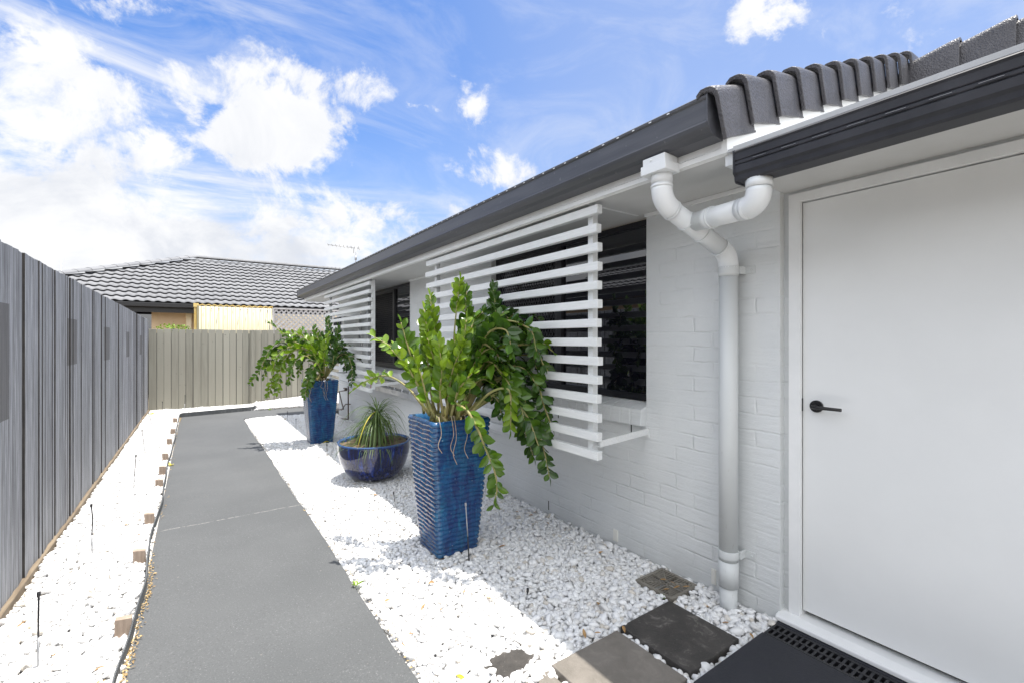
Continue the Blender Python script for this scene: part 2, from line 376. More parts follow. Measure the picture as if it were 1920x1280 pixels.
def f_leaf(c1, c2, tr):
    def f(t, b, co):
        ri = t.n('ShaderNodeNewGeometry').outputs['Random Per Island']
        n = t.noise(co, 14, 4, .6)
        col = t.mix(t.math('ADD', t.math('MULTIPLY', ri, .75), t.math('MULTIPLY', n, .3)), c1, c2)
        col = t.mix(t.math('GREATER_THAN', ri, .9955), col, (.50, .42, .04))
        sp_ = t.smooth(t.noise(co, 160, 2, .5), .74, .77)
        col = t.mix(t.math('MULTIPLY', sp_, .5), col, (.5, .45, .3))
        t.set(b, 'Base Color', col)
        bump(t, b, n, .2, .004)
        tb = t.n('ShaderNodeBsdfTranslucent'); t.set(tb, 0, t.mix(1, col, (1.5, 1.5, .55), 'MULTIPLY'))
        mx = t.n('ShaderNodeMixShader'); mx.inputs[0].default_value = tr
        out = t.t.nodes['Material Output']
        t.t.links.new(b.outputs[0], mx.inputs[1]); t.t.links.new(tb.outputs[0], mx.inputs[2]); t.t.links.new(mx.outputs[0], out.inputs[0])
    return f
mat('young_leaf', rough=.25, build=f_leaf((.060, .14, .010), (.22, .33, .026), .22))
mat('mid_leaf', rough=.23, build=f_leaf((.022, .070, .008), (.105, .20, .018), .16))
mat('dark_leaf', rough=.2, build=f_leaf((.013, .042, .009), (.065, .14, .02), .12))
mat('palm_leaf', rough=.4, build=f_leaf((.05, .10, .022), (.15, .22, .06), .25))
mat('yellow_leaf', rough=.4, build=f_leaf((.55, .50, .05), (.65, .55, .08), .3))
mat('frond_stem', rough=.5, build=vary((.20, .22, .06), (.34, .28, .12), 12))
mat('cut_stem', rough=.8, build=vary((.40, .26, .17), (.55, .40, .30), 20))
mat('root', rough=.8, build=vary((.34, .26, .18), (.5, .42, .32), 20))
mat('dry_leaf', rough=.7, build=vary((.20, .10, .04), (.46, .29, .12), 20, isl=.6))
mat('litter', rough=.8, build=vary((.22, .14, .06), (.60, .45, .22), 20, isl=.8))
mat('aluminium', rough=.35, metal=.85, build=vary((.55, .56, .58), (.70, .71, .72), 6))
mat('red_plastic', (.45, .02, .04), .45)
mat('galvanised', rough=.45, metal=.6, build=vary((.35, .36, .37), (.5, .5, .51), 15))
mat('appliance_white', rough=.4, build=vary((.70, .70, .68), (.75, .75, .73), 4))
mat('copper_pipe', rough=.5, build=vary((.06, .045, .035), (.14, .10, .075), 15))
mat('flashing_white', rough=.3, build=vary((.72, .74, .76), (.78, .80, .81), 6, .05, .002, 30))
mat('roof_sheet', rough=.4, build=vary((.42, .43, .44), (.50, .51, .52), 3))
mat('paling_edge_shade', rough=.9, build=vary((.030, .028, .027), (.06, .055, .05), 9))  # dark paling sides: shade in the seams between boards painted in
mat('weep_plastic', (.72, .71, .66), .5)
mat('bark', rough=.9, build=vary((.12, .09, .06), (.22, .17, .12), 10, .5, .01, 30))

# ------------------------------------------------------------------ mesh builder
class MB:
    def __init__(s): s.v = []; s.f = []; s.m = []; s.sm = []
    def add(s, vs, fs, m=0, smooth=False):
        o = len(s.v); s.v += [tuple(p) for p in vs]; s.f += [tuple(i+o for i in f) for f in fs]
        s.m += [m]*len(fs); s.sm += [smooth]*len(fs); return s
    def box(s, x0, x1, y0, y1, z0, z1, m=0):
        vs = [(x, y, z) for x in (x0, x1) for y in (y0, y1) for z in (z0, z1)]
        return s.add(vs, [(0, 1, 3, 2), (4, 6, 7, 5), (0, 4, 5, 1), (2, 3, 7, 6), (0, 2, 6, 4), (1, 5, 7, 3)], m)
    def bar(s, p, q, wd, ht, up=(0, 0, 1), m=0):
        p, q = Vector(p), Vector(q); d = (q-p).normalized(); up = Vector(up)
        if abs(d.dot(up)) > .98: up = Vector((0, 1, 0))
        a = d.cross(up).normalized()*wd/2; b = a.cross(d).normalized()*ht/2
        vs = [e+i*a+j*b for e in (p, q) for i in (-1, 1) for j in (-1, 1)]
        return s.add(vs, [(0, 1, 3, 2), (4, 6, 7, 5), (0, 4, 5, 1), (2, 3, 7, 6), (0, 2, 6, 4), (1, 5, 7, 3)], m)
    def tube(s, pts, r, n=12, m=0, caps=True, smooth=True):
        pts = [Vector(p) for p in pts]; N = len(pts)
        rs = r if isinstance(r, (list, tuple)) else [r]*N
        t0 = (pts[1]-pts[0]).normalized()
        a = t0.orthogonal().normalized(); vs = []
        for i, p in enumerate(pts):
            t = ((pts[min(i+1, N-1)]-pts[max(i-1, 0)])).normalized()
            a = (a-t*a.dot(t)).normalized(); b = t.cross(a)
            for k in range(n):
                an = 2*math.pi*k/n; vs.append(p+(a*math.cos(an)+b*math.sin(an))*rs[i])
        fs = [(i*n+k, i*n+(k+1) % n, (i+1)*n+(k+1) % n, (i+1)*n+k) for i in range(N-1) for k in range(n)]
        s.add(vs, fs, m, smooth)
        if caps:
            o = len(s.v)-N*n
            s.f += [tuple(o+k for k in reversed(range(n))), tuple(o+(N-1)*n+k for k in range(n))]; s.m += [m, m]; s.sm += [False, False]
        return s
    def prism(s, prof, axis, a0, a1, m=0, smooth=False, closed=True):
        # prof: list of 2D points in the plane across `axis`; 'y': (x,z), 'x': (y,z), 'z': (x,y)
        def P(u, v, a): return {'y': (u, a, v), 'x': (a, u, v), 'z': (u, v, a)}[axis]
        n = len(prof); vs = [P(u, v, a0) for u, v in prof]+[P(u, v, a1) for u, v in prof]
        fs = [(i, (i+1) % n, n+(i+1) % n, n+i) for i in range(n if closed else n-1)]
        if closed: fs += [tuple(reversed(range(n))), tuple(range(n, 2*n))]
        return s.add(vs, fs, m, smooth)
    def lathe(s, prof, cx, cy, n=48, m=0, smooth=True):
        N = len(prof); vs = [(cx+r*math.cos(2*math.pi*k/n), cy+r*math.sin(2*math.pi*k/n), z) for r, z in prof for k in range(n)]
        fs = [(i*n+k, i*n+(k+1) % n, (i+1)*n+(k+1) % n, (i+1)*n+k) for i in range(N-1) for k in range(n)]
        return s.add(vs, fs, m, smooth)
    def build(s, name, mats, parent=None, label=None, bevel=0, fix=True):
        me = bpy.data.meshes.new(name)
        o = bpy.data.objects.new(name, me); COL.objects.link(o)
        org = BASE.get(parent.name, Vector((0, 0, 0))) if parent else Vector((0, 0, 0))
        if parent is None and getattr(s, 'base', None) is not None: org = Vector(s.base); o.location = org
        BASE[o.name] = org
        V = np.array(s.v, dtype=np.float64)-np.array(org)
        me.from_pydata([tuple(p) for p in V], [], s.f)
        if not isinstance(mats, (list, tuple)): mats = [mats]
        for k in mats: me.materials.append(MATS[k])
        me.polygons.foreach_set('material_index', s.m); me.polygons.foreach_set('use_smooth', s.sm)
        me.update()
        if fix:
            import bmesh
            bm = bmesh.new(); bm.from_mesh(me); bmesh.ops.recalc_face_normals(bm, faces=bm.faces); bm.to_mesh(me); bm.free()
        if parent: o.parent = parent
        if label: o['label'] = label
        if bevel:
            bv = o.modifiers.new('bevel', 'BEVEL'); bv.width = bevel; bv.segments = 2; bv.limit_method = 'ANGLE'; bv.angle_limit = R(40)
        return o
BASE = {}
def tag(o, label=None, cat=None, group=None, kind=None):
    for k, v in (('label', label), ('category', cat), ('group', group), ('kind', kind)):
        if v: o[k] = v
    return o
def thing(name, loc, label, cat, group=None):
    o = bpy.data.objects.new(name, None); COL.objects.link(o); o.location = loc; o.empty_display_size = .1
    BASE[o.name] = Vector(loc); return tag(o, label, cat, group)
def single(mb, base, name, mats, label, cat, group=None, kind=None, **kw):
    mb.base = base; o = mb.build(name, mats, None, **kw); return tag(o, label, cat, group, kind)
def copy_tree(o, parent=None):
    c = o.copy(); COL.objects.link(c); c.parent = parent
    for ch in list(o.children): copy_tree(ch, c)
    return c
def crom(pts, n=8):
    P = [Vector(p) for p in pts]; P = [P[0]*2-P[1]]+P+[P[-1]*2-P[-2]]; out = []
    for i in range(1, len(P)-2):
        for k in range(n):
            t = k/n; a, b, c, d = P[i-1], P[i], P[i+1], P[i+2]
            out.append(.5*((2*b)+(c-a)*t+(2*a-5*b+4*c-d)*t*t+(3*b-a-3*c+d)*t**3))
    out.append(P[-2]); return out

# ================================================================== SETTING: ground, gravel, path
def ground_sheet(name, polys, dz, mats, label, thick=0):
    pass
g = MB()
ys = [-400, -4, 18, 400]; xs = [-400, 400]
for j in range(3):
    y0, y1 = ys[j], ys[j+1]
    g.add([(xs[0], y0, gz(y0)-.06), (xs[1], y0, gz(y0)-.06), (xs[1], y1, gz(y1)-.06), (xs[0], y1, gz(y1)-.06)], [(0, 1, 2, 3)])
o = g.build('ground', 'soil_ground'); tag(o, kind='structure')
XW, XR, XL = 2.40, .775, -.238              # wall face, path right edge, path left edge
PN, PF = 10.19, 11.30                        # the path turns right behind the house between these
g = MB()
def gquad(mb, x0, x1, y0, y1, dz, m=0):
    mb.add([(x0, y0, gz(y0)+dz), (x1, y0, gz(y0)+dz), (x1, y1, gz(y1)+dz), (x0, y1, gz(y1)+dz)], [(0, 1, 2, 3)], m)
gquad(g, XR-.02, XW+.02, -2.5, PN, -.03); gquad(g, FX-.02, XL+.0, -2.5, 12.75, -.005)
g.add([(XL, PF, gz(PF)-.03), (7, PF, gz(PF)-.03), (7, 12.75, gz(12.7)+.08), (1.6, 12.75, gz(12.7)+.08), (XL, 12.75, gz(12.7))], [(0, 1, 2, 3, 4)])
o = g.build('gravel_bed', 'gravel_bed'); tag(o, kind='structure')
g = MB()
def slab(mb, poly, th=.09):
    n = len(poly); vs = [(x, y, gz(y)) for x, y in poly]+[(x, y, gz(y)-th) for x, y in poly]
    mb.add(vs, [tuple(range(n)), tuple(reversed(range(n, 2*n)))]+[(i, i+n, (i+1) % n+n, (i+1) % n) for i in range(n)])
rp = [(.80, -2.5), (.80, 1.2)]
for k in range(40):
    y = 1.4+k*.22; rp.append((.772+.008*math.sin(y*2.1)+random.uniform(-.006, .006), y))
slab(g, rp+[(.775, PN), (7, PN), (7, PF-.05), (1.1, PF+.12), (XL, PF-.12), (XL, -2.5)])
o = g.build('path', 'path_concrete'); tag(o, kind='structure')

# ================================================================== HOUSE
HB = (XW, 1.10, gz(1.1))
house = thing('house', HB, 'long single-storey house of painted grey brick with dark gutters on the right', 'house')
GY, CY = 10.45, 9.59                         # far end of the gutter, far wall corner
ZS = .81                                     # soffit height
W1 = (1.92, 3.80, -.405, ZS+.01); W2 = (5.87, 7.69, -.43, ZS+.01)
def wall_with_holes():
    mb = MB(); z0 = -1.62; T = .10
    def col(y0, y1, za, zb): mb.box(XW, XW+T, y0, y1, za, zb)
    col(1.10, W1[0], z0, ZS); col(W1[1], W2[0], z0, ZS); col(W2[1], CY, z0, ZS)
    for w_ in (W1, W2): col(w_[0], w_[1], z0, w_[2]-.10)
    mb.box(XW+T, 7.5, CY-T, CY, z0, ZS)                   # far end wall
    mb.prism([(XW+T+.001, -1.5), (4.3, -1.5), (4.3, ZS+1.05), (XW+T+.001, ZS+.31)], 'y', 1.106, 1.106+T); mb.prism([(1.92, ZS+.008), (XW+T, ZS+.008), (XW+T, ZS+.31), (1.92, ZS+.07)], 'y', 1.106, 1.106+T)   # gable end wall
    return mb
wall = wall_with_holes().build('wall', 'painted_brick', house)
# rendered return wall round the door
DX = 2.445
mb = MB(); mb.box(DX, DX+.08, 1.072, 1.10, -1.40, .735); mb.box(DX, DX+.08, -1.9, 1.072, .718, .735); mb.box(DX, DX+.08, -1.9, .13, -1.40, .718)
mb.build('door_surround', 'painted_brick', house)
# sloping brick sills, brick by brick
for w_ in (W1, W2):
    mb = MB(); y = w_[0]+.0; k = 0
    while y < w_[1]-.02:
        y1 = min(y+.086, w_[1]-.002); zt = w_[2]
        mb.prism([(XW+.075, zt), (XW-.052, zt-.042), (XW-.060, zt-.148), (XW+.0, zt-.158), (XW+.075, zt-.12)], 'y', y+.0006, y1-.0006); y = y1; k += 1
    mb.build('window_sill', 'painted_brick', house, bevel=.006)
# weep vents and open joints in the wall
for (x, y, x2, y2) in ((1151, 990, 1159, 1015), (1335, 1064, 1343, 1096)):
    a = atX(x, y, XW); b = atX(x2, y2, XW); mb = MB()
    mb.box(XW-.008, XW+.002, b.y, a.y, b.z, a.z); mb.box(XW-.010, XW-.007, b.y+.004, a.y-.004, b.z+.006, a.z-.006)
    mb.build('weep_vent', 'weep_plastic', wall, bevel=.0015)
for (x, ya, yb) in ((1028.6, 938, 955), (1183.8, 793, 809), (1047, 777, 783)):
    a = atX(x, ya, XW); b = atX(x, yb, XW); mb = MB(); mb.box(XW-.0015, XW+.01, a.y-.004, a.y+.004, b.z, a.z)
    mb.build('weep_slot', 'void', wall)

# windows: aluminium frame, tinted pane, diamond security screen on the far half
def window(w_, ymul, name_label):
    y0, y1, z0, z1 = w_; X = 2.475; zt = ZS-.012
    fr = MB(); t = .035
    fr.box(X-.02, X+.03, y0, y0+.03, z0, zt); fr.box(X-.02, X+.03, y1-t, y1, z0, zt); fr.box(X-.02, X+.03, y0+.03, y1-t, z0, z0+.045)
    fr.box(X-.02, X+.03, y0+.03, y1-t, zt-.04, zt); fr.box(X-.026, X+.02, ymul-.028, ymul+.028, z0+.045, zt-.04)
    fo = fr.build('window', 'window_frame', house, label=name_label, bevel=.002)
    gl = MB(); gl.box(X+.001, X+.006, y0+.03, ymul-.028, z0+.045, zt-.04); gl.build('pane', 'tinted_glass', fo)
    gl = MB(); gl.box(X+.008, X+.013, ymul+.028, y1-t, z0+.045, zt-.04); gl.build('pane', 'tinted_glass', fo)
    sc = MB(); a0, a1, b0, b1 = ymul+.03, y1-t-.004, z0+.048, zt-.044; Xs = X-.012
    for (p, q, c, d) in ((a0, a0+.03, b0, b1), (a1-.03, a1, b0, b1), (a0+.03, a1-.03, b0, b0+.03), (a0+.03, a1-.03, b1-.03, b1)): sc.box(Xs-.008, Xs+.008, p, q, c, d)
    a0 += .03; a1 -= .03; b0 += .03; b1 -= .03; dy, dz = .036, .062
    sl = dz/dy
    for sgn in (1, -1):
        n = int(((a1-a0)*sl+(b1-b0))/dz)+2
        for k in range(-1, n):
            # line z = zs + sgn*sl*(y-a0)
            zs = (b0-(a1-a0)*sl + k*dz) if sgn > 0 else (b0 + k*dz)
            pts = []
            for (ya, za) in ((a0, zs), (a1, zs+sgn*sl*(a1-a0))): pts.append([ya, za])
            (ya, za), (yb, zb) = pts
            def clip(ya, za, yb, zb):
                for lim, s2 in ((b0, 1), (b1, -1)):
                    if (za-lim)*s2 < 0 and (zb-lim)*s2 < 0: return None
                    if (za-lim)*s2 < 0: f = (lim-za)/(zb-za); ya, za = ya+(yb-ya)*f, lim
                    elif (zb-lim)*s2 < 0: f = (lim-za)/(zb-za); yb, zb = ya+(yb-ya)*f, lim
                return ya, za, yb, zb
            r = clip(ya, za, yb, zb)
            if r and abs(r[0]-r[2]) > .003:
                sc.bar((Xs+.001*sgn, r[0], r[1]), (Xs+.001*sgn, r[2], r[3]), .0065, .0045, up=(1, 0, 0))
    sc.build('security_screen', 'mesh_metal', fo, fix=False)
    return fo
window(W1, 2.84, 'wide black-framed window behind the near slatted screen')
window(W2, 6.62, 'black-framed window between the two slatted screens')
# thin bead round the soffit and over the windows
for (a, b) in ((1.10, W1[0]), (W1[1], W2[0]), (W2[1], CY)):
    mb = MB(); mb.box(XW-.022, XW-.001, a, b, ZS-.022, ZS-.001); mb.build('cornice', 'white_paint', house, bevel=.002)
XF = 1.888
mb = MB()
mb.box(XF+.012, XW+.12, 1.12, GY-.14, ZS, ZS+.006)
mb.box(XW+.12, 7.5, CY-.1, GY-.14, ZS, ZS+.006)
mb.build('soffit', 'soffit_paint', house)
for yj in (1.97, 4.37, 6.77, 9.17):
    mb = MB(); mb.box(XF+.02, XW-.022, yj-.009, yj+.009, ZS-.004, ZS-.0005); mb.build('soffit_batten', 'white_paint', house, bevel=.001)
# moulded fascia under the gutter
pr = [(XF, ZS-.004), (XF+.014, ZS-.010), (XF+.014, 1.03), (XF-.004, 1.03), (XF-.004, .925), (XF+.003, .918), (XF-.006, .905), (XF-.006, .880), (XF+.002, .873), (XF-.003, .866), (XF-.003, .835), (XF-.009, .829), (XF-.009, ZS-.004)]
mb = MB(); mb.prism(pr, 'y', 1.085, GY-.13); mb.prism([(GY-.12+(XF-u) , v) for u, v in pr], 'x', XF, 7.5)
mb.build('fascia', 'white_paint', house)
# gutter: high-fronted quad profile with overflow slots, closed by an end cap
GX = 1.765
gp = [(GX, 1.034), (GX-.006, 1.028), (GX-.004, 1.018), (GX+.004, 1.012), (GX+.004, .925), (GX-.002, .915), (GX+.004, .900), (GX+.022, .880), (GX+.045, .868), (XF-.008, .862), (XF-.008, .868), (GX+.047, .874), (GX+.026, .886), (GX+.010, .905), (GX+.010, 1.026)]
gp2 = [(u, v) for u, v in gp]
mb = MB(); mb.prism(gp2, 'y', 1.10, GY)
mb.prism([(GY-(u-GX), v) for u, v in gp2], 'x', GX, 7.5)
for k in range(95):
    y = 1.28+k*.1
    if y > GY-.1: break
    mb.box(GX-.0062, GX+.004, y, y+.014, 1.0190, 1.0240, 1)  # white blocks on the slots: sky showing through put into the colour
cap = [(GX-.006, 1.034), (GX-.004, .915), (GX+.004, .898), (GX+.022, .876), (GX+.045, .865), (XF-.006, .859), (XF-.006, 1.034)]
mb.prism(cap, 'y', 1.094, 1.1005)
mb.build('gutter', ['gutter_metal', 'flashing_white'], house)
# tiled roof of the house: pitched up from the eave, hipped at the far end
def tile_roof(O, U, V, N, L, urange, uw=.22, gauge=.32, amp=.022, mb=None, lift=.035):
    """courses of rolled tiles. O eave origin, U along the eave, V up the slope, N outward; urange(v) -> (u0,u1)"""
    mb = mb or MB(); O, U, V, N = Vector(O), Vector(U), Vector(V), Vector(N)
    n = int(math.ceil(L/gauge))
    prof = [(0, 0), (.12, .55), (.25, .95), (.38, 1.0), (.50, .80), (.62, .35), (.74, .05), (.88, 0)]
    for k in range(n):
        va, vb = k*gauge, min((k+1)*gauge, L)
        a0, a1 = urange(va); b0, b1 = urange(vb)
        us = sorted({round(i*uw+fx*uw, 4) for i in range(int(min(a0, b0)//uw)-1, int(max(a1, b1)//uw)+2) for fx, _ in prof})
        def h(u):
            f = (u/uw) % 1.0
            for i in range(len(prof)):
                f0, h0 = prof[i]; f1, h1 = prof[i+1] if i+1 < len(prof) else (1.0, 0)
                if f0-1e-6 <= f <= f1+1e-6: return (h0+(h1-h0)*(f-f0)/(f1-f0))*amp
            return 0
        cols = []
        for u in us:
            ua = min(max(u, a0), a1); ub = min(max(u, b0), b1)
            if cols and abs(ua-cols[-1][0]) < 1e-5 and abs(ub-cols[-1][1]) < 1e-5: continue
            cols.append((ua, ub))
        vs = []
        for ua, ub in cols:
            hu = h(ua); hb = h(ub)
            vs += [O+U*ua+V*(va-.03)+N*(hu+lift), O+U*ub+V*(vb+.02)+N*(hb+.004), O+U*ua+V*(va-.03)+N*(hu+lift-.017), O+U*ua+V*(va+.02)+N*(hu+lift-.017), ]
        m = len(cols); f0 = []; f1 = []
        for i in range(m-1):
            a, b = 4*i, 4*i+4
            f0.append((a, b, b+1, a+1)); f1.append((a, a+2, b+2, b)); f1.append((a+2, a+3, b+3, b+2))
        o_ = len(mb.v); mb.v += [tuple(p) for p in vs]
        for f in f0: mb.f.append(tuple(i+o_ for i in f)); mb.m.append(0); mb.sm.append(True)
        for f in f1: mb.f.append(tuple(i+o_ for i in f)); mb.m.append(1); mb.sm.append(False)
    return mb
def caps(mb, A, B, r=.11, seg=.40, m=0):
    A, B = Vector(A), Vector(B); L = (B-A).length; d = (B-A)/L; n = max(1, int(round(L/seg)))
    side = d.cross(Vector((0, 0, 1))).normalized(); up = side.cross(d)
    for k in range(n):
        p = A+d*(L*k/n); q = A+d*(L*(k+1)/n+.03); vs = []
        for e, rr in ((p, r+.014), (q, r)):
            for j in range(9):
                an = math.pi*(j/8); vs.append(e+side*(rr*1.25*math.cos(an))+up*(rr*.75*math.sin(an)-.02))
        mb.add(vs, [(j, j+1, j+10, j+9) for j in range(8)]+[tuple(range(9))], m, False)
pit = math.atan(.4076); cp, sp_ = math.cos(pit), math.sin(pit)
O = (GX+.075, 1.20, .955)
Lr = (4.25-GX)/cp+4.0
hyp = lambda v: (0, (GY-.05-1.20)-v*cp)
mb = tile_roof(O, (0, 1, 0), (cp, 0, sp_), (-sp_, 0, cp), 2.75, lambda v: hyp(v))
tile_roof((4.405, 1.20, .955+(4.35-GX)*.4076-.02), (0, 1, 0), (cp, 0, sp_), (-sp_, 0, cp), 1.6, lambda v: (0, hyp(v+2.75)[1]), mb=mb)
tile_roof((GX+.075, GY-.075, .955), (1, 0, 0), (0, -cp, sp_), (0, sp_, cp), 4.3, lambda v: (v*cp, 9.0-v*cp), mb=mb)
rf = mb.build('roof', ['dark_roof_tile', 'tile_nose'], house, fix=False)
mb = MB(); mb.add([(GX+.12, 1.12, .945), (5.8, 1.12, .945+(5.68-GX)*.4076), (5.8, GY-4.0, .945+(5.68-GX)*.4076), (GX+.12, GY-.15, .945)], [(0, 1, 2, 3)])
mb.build('sarking', 'sarking', rf)
# barge board and the verge tiles that step up the gable, then along the higher ridge towards the camera
mb = MB()
def zb(x): return .812+(x-XF)*.4076
mb.prism([(XF-.010, ZS-.004), (XF+.02, ZS-.004), (4.34, zb(4.34)), (4.34, zb(4.34)+.16), (XF-.010, zb(XF)+.13)], 'y', 1.085, 1.104)
mb.prism([(XF-.010, ZS+.055), (4.34, zb(4.34)+.058), (4.34, zb(4.34)+.16), (XF-.010, zb(XF)+.15)], 'y', 1.078, 1.085)
mb.box(XF-.012, XF+.022, 1.076, 1.1, ZS-.006, .93)
mb.build('barge_board', 'white_paint', house)
def verge_tile(P, along, out, LF=.036, L=.325, hs=.215):
    """angled verge tile: a flap hanging down the outer side, a rounded shoulder, a short top lying on the roof"""
    A = Vector(along).normalized(); Oo = Vector(out).normalized(); Up = Oo.cross(A); Up = Up if Up.z > 0 else -Up
    prof = [(0, -hs), (.002, -.035)]
    for k in range(6):
        an = math.pi/2*k/5; prof.append((-.045+.045*math.cos(an)+.002, -.045+.045*math.sin(an)+.010))
    prof += [(-.07, .010), (-.095, -.006)]
    inner = []
    for k, (u, v) in enumerate(prof):
        if k == 0: inner.append((u-.019, v))
        elif k == 1: inner.append((u-.019, v))
        elif k < 8: inner.append((u-.017+(-.045-u)*-.02, v-.017)) if k > 4 else inner.append((u-.019, v-.010))
        else: inner.append((u, v-.018))
    ring = prof+inner[::-1]; n = len(ring); st = 7; vs = []
    for i in range(st):
        f = i/(st-1); e = Vector(P)+A*(L*f); lift = LF*(1-f)
        if i == 0: sc = -.004
        else: sc = 0
        for (u, v) in ring: vs.append(e+Oo*(u+sc+.036*(1-f))+Up*(v+lift+sc*.5))
    fs = [(i*n+k, i*n+(k+1) % n, (i+1)*n+(k+1) % n, (i+1)*n+k) for i in range(st-1) for k in range(n)]
    m_ = len(prof)
    def capf(o_): return [(o_+k, o_+k+1, o_+n-2-k, o_+n-1-k) for k in range(m_-1)]
    fs += capf(0)+capf((st-1)*n)
    return vs, fs
for k in range(11):
    mb = MB(); x = GX-.03+k*.252 if k else GX-.015
    z = 1.045+(x-GX)*.4076
    vs, fs = verge_tile((x, 1.080, z-.004*(k == 0)), (cp, 0, sp_), (0, -1, 0), LF=.008 if k == 0 else .036)
    mb.add(vs, fs, 0, False); o = mb.build('verge_tile', 'dark_roof_tile', house, bevel=.004)
for k in range(9):
    mb = MB(); y = .80-k*.262
    vs, fs = verge_tile((4.30, y, 2.03), (0, 1, 0), (-1, 0, 0), L=.30, hs=.20)
    mb.add(vs, fs, 0, False); mb.build('verge_tile', 'dark_roof_tile', house, bevel=.004)
# lower flat roof over the door with its dark square gutter
G2Y = 1.035; G2X = 1.862
prg = [(G2X, .792), (G2X-.006, .786), (G2X, .778), (G2X, .752), (G2X+.004, .748), (G2X, .744), (G2X, .735), (G2X+.004, .731), (G2X, .727), (G2X, .700), (G2X+.010, .690), (G2X+.012, .672), (G2X+.020, .664), (G2X+.098, .664), (G2X+.098, .775), (G2X+.094, .775), (G2X+.094, .670), (G2X+.022, .670), (G2X+.018, .694), (G2X+.008, .704), (G2X+.008, .792)]
mb = MB(); mb.prism(prg, 'y', -1.9, G2Y)
mb.prism([(G2X-.003, .794), (G2X-.003, .698), (G2X+.010, .686), (G2X+.012, .668), (G2X+.020, .660), (G2X+.100, .660), (G2X+.100, .794)], 'y', G2Y-.002, G2Y+.006)
for k in range(26):
    y = .93-k*.108; mb.box(G2X-.0035, G2X+.001, y-.032, y+.032, .7345, .7405, 0); mb.box(G2X-.0042, G2X-.003, y-.026, y+.026, .7395, .7402, 1)  # thin pale strip is a highlight on each slot, painted as lighter metal
mb.build('gutter', ['dark_gutter_metal', 'galvanised'], house, label='dark square box gutter over the door')
mb = MB(); mb.box(G2X+.012, 4.34, -1.9, G2Y+.035, .800, .812); mb.box(G2X+.10, 4.34, -1.9, G2Y+.035, .745, .7995)
mb.box(4.325, 4.345, -1.9, 1.08, .812, 1.87); mb.box(G2X+.008, G2X+.03, -1.9, G2Y+.01, .797, .8165)
mb.build('flat_roof', 'roof_sheet', house)
mb = MB(); mb.box(G2X+.10, DX, -1.9, 1.095, .735, .7445); mb.build('soffit', 'soffit_paint', house)
mb = MB(); mb.box(XF+.014, G2X+.10, G2Y+.03, 1.098, ZS-.055, ZS-.001); mb.box(XF+.014, XW, 1.050, 1.062, ZS-.07, ZS-.0015); mb.build('flashing', 'flashing_white', house)
# door
DY0, DY1 = .195, 1.020
dr = MB(); dr.box(DX+.004, DX+.042, DY0, DY1-.004, -1.322, .668)
door = dr.build('door', 'door_paint', house, bevel=.0015)
mb = MB(); jx0, jx1 = DX-.018, DX+.06
mb.box(jx0, jx1, DY1, 1.072, -1.352, .718); mb.box(jx0, jx1, DY0-.055, DY0-.003, -1.352, .718); mb.box(jx0, jx1, DY0-.003, DY1, .673, .718)
mb.box(DX+.044, DX+.058, DY1-.012, DY1, -1.34, .673); mb.box(jx0+.003, jx0+.006, DY1-.006, DY1, -1.34, .673)
mb.build('door_frame', 'white_paint', house, bevel=.002)
mb = MB(); mb.prism([(DX+.10, -1.350), (2.415, -1.352), (2.375, -1.360), (2.366, -1.368), (2.366, -1.386), (2.395, -1.392), (DX+.10, -1.392)], 'y', .10, 1.108)
mb.build('door_threshold', 'white_paint', house, bevel=.004)
mb = MB(); mb.box(DX+.05, DX+.056, .14, 1.07, -1.35, .70); mb.build('door_backing', 'void', house)
hp = atX(1531, 761, DX+.0); hy, hz_ = hp.y, hp.z
mb = MB()
def disc(mb, c, r0, x0, x1, n=28, m=0):
    vs = [(x, c[0]+r0*s*math.cos(2*math.pi*k/n), c[1]+r0*s*math.sin(2*math.pi*k/n)) for x, s in ((x0, 1), (x1+.002, 1), (x1, .93)) for k in range(n)]
    mb.add(vs, [(i*n+k, i*n+(k+1) % n, (i+1)*n+(k+1) % n, (i+1)*n+k) for i in range(2) for k in range(n)]+[tuple(range(2*n, 3*n))], m)
disc(mb, (hy, hz_), .029, DX+.004, DX-.006)
mb.tube([(DX-.004, hy, hz_), (DX-.045, hy, hz_)], .0095, 14)
mb.tube([(DX-.044, hy+.006, hz_), (DX-.048, hy-.02, hz_), (DX-.046, hy-.118, hz_)], [.009, .0085, .0075], 12)
mb.tube([(DX-.0065, hy, hz_-.016), (DX-.0095, hy, hz_-.016)], .004, 10)
mb.build('handle', 'black_metal', door)
mb = MB(); mb.box(DX-.0025, DX+.003, DY1-.005, DY1+.004, hz_-.03, hz_+.032); mb.build('strike_plate', 'black_metal', door)

# downpipe: box outlet on the long gutter, two arms meeting at a Y, one pipe down the wall
pr_ = .0475
TOP = Vector((1.845, 1.385, .865)); PX, PY = 2.325, 1.325
dp = MB()
E1 = Vector((1.845, 1.385, .66)); J = Vector((2.03, 1.352, .585)); E2 = Vector((PX, PY, .455))
dp.tube([(1.845, 1.385, .80), (1.845, 1.385, .725)], pr_, 24)
def elbow(a, c, b, n=10, rr=.055):
    a, b, c = Vector(a), Vector(b), Vector(c); u = (a-c).normalized(); v = (b-c).normalized()
    return [c+u*rr*(1-t)**2+v*rr*t*t for t in [i/n for i in range(n+1)]]
el1 = elbow(TOP, E1, E2, rr=.075); dp.tube(el1, pr_+.0022, 24)
el2 = elbow(E1, E2, (PX, PY, -1), rr=.075)
dp.tube([el1[-1], el2[0]], pr_-.001, 24); dp.tube(el2, pr_+.0022, 24)
def collar(p, d, r=pr_+.0045, w_=.012):
    d = Vector(d).normalized(); p = Vector(p); dp.tube([p-d*w_/2, p+d*w_/2], r, 24)
dirn = (E2-E1).normalized()
